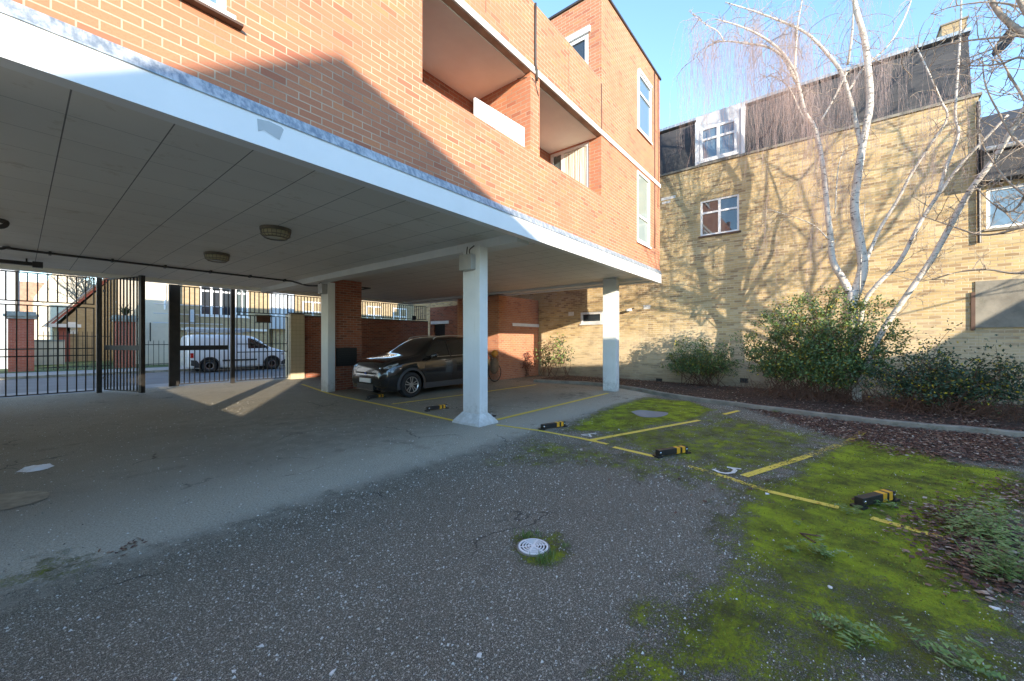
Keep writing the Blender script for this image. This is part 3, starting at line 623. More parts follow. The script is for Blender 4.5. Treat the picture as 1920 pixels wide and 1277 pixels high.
# ------------------------------------------------------------------ yellow brick neighbour with mansard
XW = 14.5
nb = thing('brick_house', 'yellow stock brick building with slate mansard and white dormer', 'building', (18, 4, 0))
Y0n, Y1n = -2.85, 19.0
wins = [(2.23, 3.39, 5.09, 6.29), (6.99, 7.95, 2.24, 2.70)]
w = wall('y', XW, -1, .3, Y0n, Y1n, 0, 7.46, wins); w.build('wall', 'yellow', nb)
MB().box(XW+.3, 24, Y0n, Y0n+.3, 0, 7.46).build('wall', 'yellow', nb)
MB().box(XW-.05, XW+.34, Y0n-.05, Y1n, 7.46, 7.53).build('coping', 'concrete', nb)
ms = MB(); ms.prism([(XW+.06, 7.53), (XW+.36, 9.18), (24, 9.25), (24, 7.53)], 'y', Y0n+.1, Y1n); ms.build('mansard_roof', 'slate', nb)
MB().box(XW+.30, 24, Y0n+.06, Y1n, 9.27, 9.36).build('roof_edge', 'lead', nb)
# dormer
dm = MB(); dm.box(XW+.02, XW+1.2, 2.09, 3.53, 7.532, 9.20); dmo = dm.build('dormer', 'greyblue', nb)
MB().box(XW-.02, XW+.018, 2.07, 2.17, 7.535, 9.02).build('dormer_trim', 'winwhite', nb); MB().box(XW-.02, XW+.018, 3.40, 3.55, 7.535, 9.02).build('dormer_trim', 'winwhite', nb)
window(nb, 'y', XW+.02, -1, 2.29, 3.38, 7.62, 8.72, (.5,), (.66,), fw=.07, inset=-.06, sill='winwhite', gm='glassb')
window(nb, 'y', XW, -1, *wins[0], (.5,), (.66,), fw=.06, inset=.03, sill='brown', gm='glass')
window(nb, 'y', XW, -1, *wins[1], (), (), fw=.09, inset=-.03, sill='winwhite', gm='glass')
def wallbox(name, px, py, w_, h_, m, d=.03, par=nb):
    p = PX(px, py, XW); return MB().box(XW-d, XW-.002, p.y-w_/2, p.y+w_/2, p.z-h_/2, p.z+h_/2).build(name, m, par)
wallbox('vent_brick', 1071, 588, .26, .16, 'band', .008); wallbox('vent_brick', 1213, 575, .26, .15, 'band', .008)
for px_ in (1236, 1395): 
    wallbox('air_brick', px_, 713, .22, .15, 'black', .006)
wallbox('stone_block', 1253, 371, .5, .10, 'band', .006); wallbox('stone_block', 1249, 379, .3, .08, 'band', .006)
# chimney box, satellite dish
MB().box(XW+.4, XW+.85, Y0n+.12, Y0n+.55, 9.36, 9.66).build('chimney', 'yellow2', nb); MB().box(XW+.37, XW+.88, Y0n+.09, Y0n+.58, 9.66, 9.70).build('chimney_cap', 'concrete', nb)
sd = thing('satellite_dish', 'dark satellite dish on the right end of the mansard roof', 'satellite dish', (XW+.3, Y0n-.35, 8.7))
MB().lathe([(.02,-.06),(.16,-.045),(.27,-.01),(.31,.02),(.30,.025),(.27,.0),(.16,-.03),(.02,-.05)], (0,0,0), 'y', 24).build('dish', 'clad', sd, smooth=True)
d_ = children(sd)[0]; d_.matrix_parent_inverse = Matrix.Identity(4); d_.location = (-.1, -.12, 0); d_.rotation_euler = (R(20), 0, R(25))
MB().tube([(XW+.3, Y0n+.09, 8.6), (XW+.25, Y0n-.3, 8.62), (XW+.22, Y0n-.42, 8.72)], .02).build('arm', 'grey', sd)
cc_ = thing('security_camera', 'small white camera on the yellow wall right of the far column', 'camera', tuple(PX(1184, 580, XW-.1)))
p = PX(1184, 580, XW-.1); MB().tube([(p.x-.02, p.y-.02, p.z), (p.x-.10, p.y+.16, p.z-.03)], .05, 12).build('body', 'winwhite', cc_, smooth=True)
MB().tube([(p.x+.098, p.y-.05, p.z+.06), (p.x, p.y-.03, p.z+.02)], .02, 8).build('bracket', 'black', cc_); MB().tube([(p.x-.10, p.y+.16, p.z-.03), (p.x-.11, p.y+.18, p.z-.034)], .042, 12).build('lens', 'black', cc_)
# lower extension to the right with big window
ex = thing('brick_extension', 'low brick extension with wide sky reflecting window right of the tall wall', 'building', (16, -6, 0))
we = [(-14, Y0n-.12, 4.22, 5.20)]
w = wall('y', XW+.003, -1, .3, -15, Y0n-.003, 0, 5.3, we); w.build('wall', 'yellow', ex)
window(ex, 'y', XW+.003, -1, -14, Y0n-.12, 4.22, 5.20, (.2, .4, .6, .8), (), fw=.07, inset=.05, sill='concrete', gm='glassb')
r_ = MB(); r_.prism([(XW-.35, 5.31), (XW-.35, 6.0), (19, 8.6), (19, 5.31)], 'y', -15, Y0n-.01); r_.build('lean_to_roof', 'slate', ex)
MB().tube([(XW-.42, -15, 6.0), (XW-.42, Y0n-.02, 6.0)], .06).build('gutter', 'grey', ex)
MB().tube([(XW-.06, Y0n+.02, 7.3), (XW-.06, Y0n+.0, 3.9)], .035).build('drain_pipe', 'black', ex)
a = PX(1828, 570, XW); MB().box(XW-.03, XW+.0, -9, a.y, 1.86, 2.98).build('grey_panel', 'concrete', ex); MB().box(XW-.05, XW-.001, a.y+.002, a.y+.07, 1.8, 2.72).build('panel_post', 'brown', ex)
# ------------------------------------------------------------------ planting bed, kerb, litter
kpx = [(1000,716),(1100,721),(1165,728),(1264,746),(1384,763),(1530,782),(1683,800),(1840,814),(1920,822)]
kp = [G(*p) for p in kpx]; d0 = (kp[-1]-kp[-3]); kp.append(kp[-1]+d0*2.5)
ks = spline([tuple(p) for p in kp], 5)
mb = MB(); n = len(ks); vs = []
for i, p in enumerate(ks):
    d = np.array(ks[min(i+1, n-1)])-np.array(ks[max(i-1, 0)]); d /= np.linalg.norm(d); nn = np.array((-d[1], d[0], 0)); 
    if nn[0] < 0: nn = -nn
    jz = .004*math.sin(i*1.7)
    for off, z in ((0, -.02), (.0, .085+jz), (.012, .10+jz), (.125, .10+jz), (.135, .09), (.135, -.02)): vs.append((p[0]+nn[0]*off, p[1]+nn[1]*off, z))
fs = [(i*6+k, i*6+k+1, (i+1)*6+k+1, (i+1)*6+k) for i in range(n-1) for k in range(5)]
mb.add(vs, fs); tag(mb.build('bed_kerb', 'concrete'), kind='structure')
bp = [(p[0]+.1, p[1]) for p in ks]
N_ = 24; vs = []; fs = []
for i, (x, y) in enumerate(bp):
    for j in range(N_+1):
        s_ = j/N_; xx = x+(XW-.0-x)*s_; vs.append((xx, y, .065+.05*math.sin(math.pi*s_)+random.uniform(-.012, .012) if 0 < j < N_ else .06))
for i in range(len(bp)-1):
    for j in range(N_): fs.append((i*(N_+1)+j, (i+1)*(N_+1)+j, (i+1)*(N_+1)+j+1, i*(N_+1)+j+1))
tag(MB().add(vs, fs).build('planting_bed', 'soil'), kind='structure')
def leaves_np(name, m, cen, size, parent=None, flat=0.0, aspect=.5, fold=True, droop=0.0):
    """one small folded leaf per centre; size array; flat 1 = lying on the ground"""
    n = len(cen); cen = np.asarray(cen); size = np.broadcast_to(size, (n,))
    d = rng.normal(size=(n, 3)); d[:, 2] *= (1-flat); d[:, 2] -= droop; d /= np.linalg.norm(d, axis=1)[:, None]
    u = rng.normal(size=(n, 3)); u[:, 2] += flat*6; s = np.cross(d, u); s /= np.linalg.norm(s, axis=1)[:, None]; nrm = np.cross(s, d)
    L = size[:, None]; Wd = L*aspect*.5
    p0 = cen-d*L*.5; p3 = cen+d*L*.5; pm = cen+nrm*L*(-.08 if fold else 0); a = pm+s*Wd+nrm*L*.1; b = pm-s*Wd+nrm*L*.1
    a2 = p0*.35+p3*.65+s*Wd*.75+nrm*L*.06; b2 = p0*.35+p3*.65-s*Wd*.75+nrm*L*.06
    V = np.stack([p0, a, a2, p3, b2, b], 1).reshape(-1, 3)
    i = np.arange(n)*6; Fq = np.concatenate([np.stack([i, i+1, i+2, i+3], 1), np.stack([i, i+3, i+4, i+5], 1)])
    me = bpy.data.meshes.new(name); me.from_pydata(V.tolist(), [], Fq.tolist()); me.update(); me.materials.append(M[m])
    o = bpy.data.objects.new(name, me); COL.objects.link(o)
    if parent: adopt(o, parent)
    return o
pts = []
for poly, cnt in zip(litter_polys, (9000, 700, 2600)):
    P_ = gp(poly); xs = [p[0] for p in P_]; ys = [p[1] for p in P_]; 
    x = rng.uniform(min(xs)-.3, max(xs)+.3, cnt*4); y = rng.uniform(min(ys)-.3, max(ys)+.3, cnt*4); s_ = sdf(P_, x, y)
    cl = np.sin(x*3.1+1)*np.sin(y*2.7+x)*.5+.5
    ok = (s_+rng.normal(size=x.shape)*.16 > 0) & (rng.random(x.shape) < .45+.55*cl)
    pts.append(np.stack([x[ok], y[ok], rng.uniform(.006, .03, ok.sum())], 1)[:cnt])
# fallen leaves along the bed and scattered singly
i = rng.integers(0, len(bp), 11000); s_ = rng.random(11000)**1.5
pts.append(np.array([[bp[k][0]+.06+(XW-.1-bp[k][0])*q, bp[k][1]+rng.normal()*.12, .085+.05*math.sin(math.pi*q)+.02*rng.random()] for k, q in zip(i, s_)]))
x = rng.uniform(3.5, 11.5, 260); y = rng.uniform(-5, 3, 260); pts.append(np.stack([x, y, np.full(260, .012)], 1))
pts = np.concatenate(pts); pts = pts[pts[:, 0] < XW-.03]
tag(leaves_np('leaf_litter', 'litter', pts, rng.uniform(.025, .06, len(pts)), flat=.9, aspect=.65), kind='stuff')
# moss tufts that give the green carpet a real edge
x = rng.uniform(1.5, 12, 200000); y = rng.uniform(-5.5, 3.5, 200000)
def interp_mask(x, y):
    m_ = moss.reshape(nx, ny); ix = np.clip(np.searchsorted(gx, x), 1, nx-1); iy = np.clip(np.searchsorted(gy, y), 1, ny-1); return m_[ix, iy]
mm_ = interp_mask(x, y); dist = np.hypot(x, y)
ok = (mm_ > .3) & (rng.random(x.shape) < (mm_-.25)*(.35+.65*(np.sin(x*7.3+np.sin(y*5))*np.sin(y*8.1+np.sin(x*6)) > -.1))) & (dist < 8)
x, y = x[ok], y[ok]
tag(leaves_np('moss', 'mossf', np.stack([x, y, rng.uniform(.002, .012, len(x))], 1), rng.uniform(.008, .024, len(x)), flat=.35, aspect=.45), kind='stuff')
# loose grit and exposed stones on the worn yard
M['grit'] = leafmat('loose_grit', [(.62, .59, .52), (.40, .38, .33), (.66, .64, .58), (.30, .27, .22), (.55, .50, .42), (.68, .66, .60), (.12, .11, .09)], .8)
n = 90000; dd = 1.0+9.0*rng.random(n)**1.25; kk = rng.uniform(-1.45, 1.45, n); x = dd*(CT+ST*kk); y = dd*(ST-CT*kk)
cl = .5+.5*np.sin(x*2.3+np.sin(y*1.9)*1.3)*np.sin(y*2.9+np.sin(x*1.7)); keep = rng.random(n) < np.where(y < 3.85+rng.normal(size=n)*.12, .35+.65*cl, .13); keep &= (interp_mask(x, y) < .42) | (rng.random(n) < .12)
x, y, dd = x[keep], y[keep], dd[keep]; n = len(x); sz = rng.gamma(4.0, .00075, n)*(1.0+.17*dd); sz = np.minimum(sz, .011)
an = rng.uniform(0, 6.28, n); V = []
for q_, (rr, zz) in enumerate(((1, 0), (1, 0), (1, 0), (.3, .9))):
    a_ = an+q_*2.09+rng.normal(size=n)*.3; V.append(np.stack([x+np.cos(a_)*sz*rr, y+np.sin(a_)*sz*rr*.8, .001+zz*sz], 1))
V = np.stack(V, 1).reshape(-1, 3); i4 = np.arange(n)*4
Fq = np.concatenate([np.stack([i4+a, i4+b, i4+3], 1) for a, b in ((0, 1), (1, 2), (2, 0))]); me = bpy.data.meshes.new('loose_grit'); me.from_pydata(V.tolist(), [], Fq.tolist()); me.update(); me.materials.append(M['grit'])
o = bpy.data.objects.new('loose_grit', me); COL.objects.link(o); tag(o, kind='stuff')
# ------------------------------------------------------------------ painted bay lines and numbers
def strip(name, px, w, m='ywhite', wear=.5, z=.0045, wears=None):
    P_ = [G(*p) for p in px]; mb = MB(); me_w = []
    pts2 = []
    for a, b in zip(P_[:-1], P_[1:]):
        k = max(2, int((b-a).length/.15))
        for j in range(k): pts2.append(a+(b-a)*j/k)
    pts2.append(P_[-1]); n = len(pts2)
    for i, p in enumerate(pts2):
        d = (pts2[min(i+1, n-1)]-pts2[max(0, i-1)]).normalized(); nn = Vector((-d.y, d.x, 0))*w*.5
        mb.v += [(p.x+nn.x, p.y+nn.y, z), (p.x-nn.x, p.y-nn.y, z)]
    mb.f = [(2*i, 2*i+1, 2*i+3, 2*i+2) for i in range(n-1)]
    o = mb.build(name, m); at = o.data.attributes.new('wear', 'FLOAT', 'POINT')
    wv = [(wear if wears is None else wears[0]+(wears[1]-wears[0])*i/(n-1)) for i in range(n) for _ in (0, 1)]
    at.data.foreach_set('value', wv); return tag(o, kind='structure')
strip('bay_line', [(566,720),(615,737),(640,743),(735,763),(858,790)], .10, wears=(.1, .1))
strip('bay_line', [(931,796.5),(1010,807),(1118,827)], .075, wears=(.5, .15))
strip('bay_line', [(1150,838),(1228,856)], .085, wear=.3); strip('bay_line', [(1290,874),(1357,893),(1440,921)], .085, wear=.78)
strip('bay_line', [(1440,921),(1573,952)], .085, wear=.45); strip('bay_line', [(1634,971),(1790,1015)], .085, wear=.55)
strip('bay_line', [(932,787),(1140,737)], .105, wear=.02, z=.006); strip('bay_line', [(735,757.5),(869,740),(1005,721)], .10, wear=.08, z=.006)
strip('bay_line', [(650,729),(700,723)], .07, wear=.3, z=.006)
strip('bay_line', [(1110,825),(1311,788)], .095, wears=(.3, .35), z=.006); strip('bay_line', [(1357,777),(1385,770)], .09, wear=.1, z=.006)
strip('bay_line', [(1395,893),(1518,854)], .095, wears=(.5, .72), z=.006); strip('bay_line', [(1518,854),(1595,826)], .11, wear=.86, z=.006); strip('bay_line', [(1595,826),(1618,810)], .10, wear=.5, z=.006)
strip('bay_line', [(1080,820),(1140,833)], .08, wear=.6, z=.0055)
# numbers 4 and 5 (outlined in the photo's own ground position)
strip('bay_number', [(1090,815.5),(1118,812.5)], .04, 'wpaint', .15, z=.0065); strip('bay_number', [(1090,815.5),(1107,818.5)], .032, 'wpaint', .15, z=.0068); strip('bay_number', [(1108.5,819.5),(1104,813.5)], .032, 'wpaint', .2, z=.0072)
strip('bay_number', [(1337,880),(1349,886),(1362,888),(1374,886.5),(1379,882),(1372,877.5),(1363,876)], .044, 'wpaint', -.3, z=.0065); strip('bay_number', [(1363,876.5),(1390,880)], .046, 'wpaint', -.3, z=.0068)
# cement patches
def blob(name, px, m, z=.008):
    P_ = spline([tuple(G(*p)) for p in px+[px[0]]], 4)[:-1]; return tag(MB().add([(p[0], p[1], z) for p in P_], [tuple(range(len(P_)))]).build(name, m), kind='structure')
blob('cement_patch', [(1183,772),(1200,769),(1225,771),(1252,774),(1246,780),(1225,783),(1200,781)], 'pave')
M['sand'] = varied('sandy_patch', (.34, .29, .21), .9, .25, 6, bump=.5, dirt=(.14, .13, .12))
blob('sand_patch', [(-40,935),(0,928),(50,922),(90,924),(85,936),(40,950),(0,958),(-40,965)], 'sand')
# ------------------------------------------------------------------ parking barriers
def barrier_proto():
    t_ = thing('parking_barrier', 'x', 'parking barrier', (0, 0, 0))
    L, w_, h = .60, .085, .085
    MB().box(0, L, -w_/2, w_/2, .025, .025+h).build('beam', 'blackm', t_, bevel=.006)
    for a, b in ((.36, .43), (.475, .535)):
        MB().box(a, b, -w_/2-.002, w_/2+.002, .022, .025+h+.002).build('yellow_band', 'amber', t_)
    MB().box(-.04, .05, -w_/2-.02, w_/2+.02, 0, .024).build('base_plate', 'blackm', t_); MB().box(L-.05, L+.04, -w_/2-.02, w_/2+.02, 0, .024).build('base_plate', 'blackm', t_)
    for x_ in (.03, L-.03): MB().lathe([(.017,0),(.017,.006),(.01,.010)], (x_,-w_/2-.001,.07), 'y', 12).build('bolt', 'chrome', t_)
    for o in children(t_):
        if o.name.startswith('bolt'):
            for v in o.data.vertices: v.co.y = 2*(-w_/2-.001)-v.co.y
    return t_
proto = barrier_proto()
spots = [((688,749),(724,744), 'parking barrier lying flat beside the black car\'s front wheel'), ((799,771),(845,764), 'parking barrier lying flat left of the nearest white column'),
         ((1014,806),(1058,799), 'parking barrier at the mossy bay marked 4'), ((1230,857),(1289,848), 'parking barrier on bare asphalt at the bay marked 5'), ((1607,952),(1672,936), 'weed-ringed parking barrier standing on bright green moss')]
bpos = []
for i, (a, b, lab) in enumerate(spots):
    o = proto if i == 0 else copy_tree(proto)
    A_, B_ = G(*a), G(*b); o.location = A_+(B_-A_)*.04; o.scale = (.86, .86, .86); o.rotation_euler = (0, 0, math.atan2(B_.y-A_.y, B_.x-A_.x)); tag(o, 'black and yellow '+lab, 'parking barrier', 'fold-down parking barriers'); bpos.append((A_+B_)/2)
# small bracket next to the plinth
br_ = thing('barrier_bracket', 'small broken metal bracket on the asphalt behind the column plinth', 'bracket', G(921, 781))
p = G(921, 781); MB().box(p.x-.12, p.x+.10, p.y-.05, p.y+.05, 0, .02).build('plate', 'blackm', br_); MB().tube([(p.x-.08,p.y,.02),(p.x+.02,p.y,.07),(p.x+.08,p.y,.03)], .012).build('bar', 'grey', br_)
# ------------------------------------------------------------------ drain grate
p = G(1000, 1027); dr = thing('drain_grate', 'round white drain grate with grass growing round it', 'drain cover', (p.x, p.y, 0))
MB().lathe([(.125,.002),(.125,.012),(.118,.012),(.118,.002)], (p.x,p.y,0), 'z', 40).build('collar', 'concrete', dr)
MB().lathe([(.112,.004),(.112,.0075)], (p.x,p.y,0), 'z', 40).build('pit', 'black', dr)
gr = MB()
for r0, r1 in ((.098,.112),(.075,.084),(.054,.062),(.033,.041),(.0,.020)):
    for k in range(40):
        a0, a1 = 2*math.pi*k/40, 2*math.pi*(k+1)/40
        vs = [(p.x+r*math.cos(a), p.y+r*math.sin(a), z+.004*(1-(r/.112)**2)) for z in (.008, .016) for r, a in ((r0+.0001,a0),(r1,a0),(r1,a1),(r0+.0001,a1))]
        gr.add(vs, [(4,5,6,7),(1,2,6,5),(3,0,4,7)])
gr.build('ring_bars', 'board', dr)
sp_ = MB()
for k in range(6):
    a = k*math.pi/3+.3; d = Vector((math.cos(a), math.sin(a), 0)); q_ = Vector((-d.y, d.x, 0))*.007; c_ = Vector((p.x, p.y, 0))
    sp_.add([c_+d*.02+q_+Vector((0,0,.0195)), c_+d*.02-q_+Vector((0,0,.0195)), c_+d*.11-q_+Vector((0,0,.0165)), c_+d*.11+q_+Vector((0,0,.0165))], [(0,1,2,3)])
sp_.build('spoke', 'board', dr)
# ------------------------------------------------------------------ vehicles
def loft(st, n=56):
    st = np.array(st, float); xs = st[:, 0]; u = np.linspace(0, 1, n); xx = xs[0]+(xs[-1]-xs[0])*(.5-.5*np.cos(math.pi*u))*.35+(xs[-1]-xs[0])*u*.65
    return np.array([[x]+[np.interp(x, xs, st[:, k]) for k in range(1, 6)] for x in xx])
def section(r):
    x, zb, zt, zr, wl, wt = r; h = zr-zt; k = min(1, h/.3); m_ = (zb+zt)/2
    return [(0,zb),(wl*.6,zb),(wl-.10,zb),(wl-.035,zb+.035),(wl-.012,zb+.12),(wl,m_-.05),(wl+.004,m_+.1*(zt-zb)),(wl-.008,zt-.10*k-.01),(wl-.03,zt-.03*k),(wl-.055,zt+.012*k),
            ((wl-.055)*.62+wt*.38+.018*k,zt+h*.36),((wl-.055)*.3+wt*.7+.018*k,zt+h*.66),(wt+.004,zr-.09*k-.012),(wt-.045,zr-.035*k-.004),(wt-.14,zr-.006),(wt*.5,zr+.008),(0,zr+.014)]
def body_mesh(st, sm=2):
    L = loft(st)
    for _ in range(sm):
        K = L.copy(); K[1:-1, 1:] = L[:-2, 1:]*.25+L[1:-1, 1:]*.5+L[2:, 1:]*.25; L = K
    rings = [section(r) for r in L]; ns = len(rings[0]); mb = MB(); ring_n = 2*ns-2
    for r, s_ in zip(L, rings):
        full = [(y, z) for y, z in s_]+[(-y, z) for y, z in s_[1:-1]][::-1]
        mb.v += [(r[0], y, z) for y, z in full]
    n = len(L)
    for i in range(n-1):
        for k in range(ring_n): mb.f.append((i*ring_n+k, i*ring_n+(k+1) % ring_n, (i+1)*ring_n+(k+1) % ring_n, (i+1)*ring_n+k))
    mb.f += [tuple(range(ring_n))[::-1], tuple(range((n-1)*ring_n, n*ring_n))]
    return mb, L
def side_y(L, x, z):
    r = [np.interp(x, L[:, 0], L[:, k]) for k in range(6)]; s_ = section(r); ys = [p[0] for p in s_[2:14]]; zs = [p[1] for p in s_[2:14]]
    return float(np.interp(z, zs, ys))
def top_z(L, x, y):
    r = [np.interp(x, L[:, 0], L[:, k]) for k in range(6)]; s_ = section(r)[10:][::-1]; return float(np.interp(abs(y), [p[0] for p in s_], [p[1] for p in s_]))
def side_panel(L, xs, lo, hi, side, off=.006, rows=5):
    mb = MB(); n = len(xs)
    for x in xs:
        a, b = lo(x), max(hi(x), lo(x)+.004)
        for j in range(rows+1):
            z = a+(b-a)*j/rows; mb.v.append((x, side*(side_y(L, x, z)+off), z))
    for i in range(n-1):
        for j in range(rows): q_ = (i*(rows+1)+j, (i+1)*(rows+1)+j, (i+1)*(rows+1)+j+1, i*(rows+1)+j+1); mb.f.append(q_ if side < 0 else q_[::-1])
    return mb
def cutmesh(obj, cutters):
    import bmesh
    cs = []
    for o_ in [obj]+cutters:
        b = bmesh.new(); b.from_mesh(o_.data); bmesh.ops.remove_doubles(b, verts=b.verts, dist=1e-5); bmesh.ops.recalc_face_normals(b, faces=b.faces); b.to_mesh(o_.data); b.free()
    for c in cutters:
        m_ = obj.modifiers.new('cut', 'BOOLEAN'); m_.operation = 'DIFFERENCE'; m_.solver = 'EXACT'; m_.object = c; cs.append(c)
    bpy.context.view_layer.update(); dg = bpy.context.evaluated_depsgraph_get()
    nm = bpy.data.meshes.new_from_object(obj.evaluated_get(dg)); obj.modifiers.clear(); obj.data = nm
    for c in cs: bpy.data.objects.remove(c)
def wheel(par, x, y, r, w_, side, style):
    """side -1: outer face toward -y"""
    o = y; i_ = y-side*w_
    c = (x, 0, r)
    def P_(l): return [(a, o-side*b) for a, b in l]
    ty = MB().lathe(P_([(r*.60,.02),(r*.66,.0),(r*.90,.0),(r*.97,.015),(r,.04),(r,w_-.04),(r*.97,w_-.015),(r*.9,w_),(r*.6,w_)]), (x,0,r), 'y', 40).build('wheel', 'rubber', par, smooth=True)
    rim = MB()
    def ann(r0, r1, b0, b1): rim.lathe(P_([(r0,b0),(r1,b0),(r1,b1),(r0,b1)]), (x,0,r), 'y', 40)
    back = MB().lathe(P_([(.001,.07),(r*.60,.07),(r*.60,.08),(.001,.08)]), (x,0,r), 'y', 32).build('brake_disc', 'black', ty)
    if style == 'alloy':
        rr = MB(); n = 40
        prof = P_([(r*.585,.022),(r*.64,.004),(r*.67,.004),(r*.67,.03),(r*.585,.06)])
        rr.lathe(prof+[prof[0]], (x,0,r), 'y', 40); rr.lathe(P_([(.001,.012),(.05,.012),(.06,.02),(.06,.05),(.001,.05)]), (x,0,r), 'y', 20)
        for k in range(5):
            for s_ in (-1, 1):
                a = 2*math.pi*k/5+.3; a2 = a+s_*.20; a1 = a+s_*.30
                A_ = (math.cos(a1)*.05, math.sin(a1)*.05); B_ = (math.cos(a2)*r*.60, math.sin(a2)*r*.60); q_ = (-math.sin(a)*.012, math.cos(a)*.012)
                vs = []
                for b in (.010, .045):
                    for (px_, pz_), k_ in ((A_, 1), (B_, 1)):
                        for sg in (-1, 1): vs.append((x+px_+sg*q_[0]*k_, o-side*(b+(.0 if k_ else 0)), r+pz_+sg*q_[1]*k_))
                rr.add(vs, [(0,1,3,2),(4,6,7,5),(0,4,5,1),(2,3,7,6),(0,2,6,4),(1,5,7,3)])
        rr.build('rim', 'alloy', ty)
    else:
        rr = MB().lathe(P_([(.001,.0),(.05,.0),(.06,.03),(r*.42,.035),(r*.46,.018),(r*.6,.02),(r*.64,.005),(r*.66,.02),(r*.62,.06),(.001,.06)]), (x,0,r), 'y', 40); rr.build('rim', 'clad', ty, smooth=False)
        r2 = MB().lathe(P_([(r*.44,.012),(r*.52,.010),(r*.52,.03),(r*.44,.03),(r*.44,.012)]), (x,0,r), 'y', 40); r2.build('rim_ring', 'alloy', ty)
    return ty
def lin(*p): return lambda x: float(np.interp(x, [a for a, _ in p], [b for _, b in p]))
# ---- black SUV (front at local x=0, pointing -X)
suv = thing('parked_car', 'black five-door SUV with blank white plate parked under the building', 'car', (0,0,0))
ST_ = [(0,.36,.60,.68,.66,.50),(.05,.26,.72,.84,.78,.60),(.16,.22,.84,.95,.86,.70),(.40,.20,.93,1.04,.905,.76),(.8,.20,.99,1.10,.92,.79),(1.15,.20,1.02,1.15,.92,.79),(1.30,.20,1.03,1.19,.92,.78),
       (1.62,.20,1.05,1.42,.92,.70),(1.92,.20,1.06,1.585,.92,.64),(2.15,.20,1.07,1.645,.92,.61),(2.6,.20,1.08,1.675,.92,.60),(3.2,.20,1.10,1.665,.92,.59),(3.7,.21,1.12,1.62,.91,.58),(4.0,.24,1.13,1.52,.89,.57),(4.18,.28,1.10,1.30,.86,.62),(4.28,.36,.98,1.06,.80,.66),(4.34,.42,.80,.88,.72,.55)]
bm_, L_ = body_mesh(ST_); body = bm_.build('body', 'carblack', suv, smooth=True)
WX = (.96, 3.55); WR = .345
cut = []
for wx in WX:
    for s_ in (-1, 1):
        c_ = MB().lathe([(WR+.055, s_*.55), (WR+.055, s_*1.1)], (wx,0,WR+.01), 'y', 36); cut.append(c_.build('cut', 'black'))
cutmesh(body, cut)
for wx in WX:
    for s_ in (-1, 1):
        wheel(suv, wx, s_*.915, WR, .225, s_, 'alloy')
        a_ = MB(); n = 20; vs = []
        for k in range(n+1):
            an = math.pi*(-.08+1.16*k/n); 
            for rr_, off in ((WR+.045, .012), (WR+.11, .012), (WR+.12, -.01)):
                xx, zz = wx+rr_*math.cos(an), WR+.01+rr_*math.sin(an); zz = max(zz, .2); vs.append((xx, s_*(.918+off) if off > 0 else s_*.90, zz))
        a_.add(vs, [(k*3+j, k*3+j+1, (k+1)*3+j+1, (k+1)*3+j) for k in range(n) for j in (0, 1)]); a_.build('arch_trim', 'clad', suv, smooth=True)
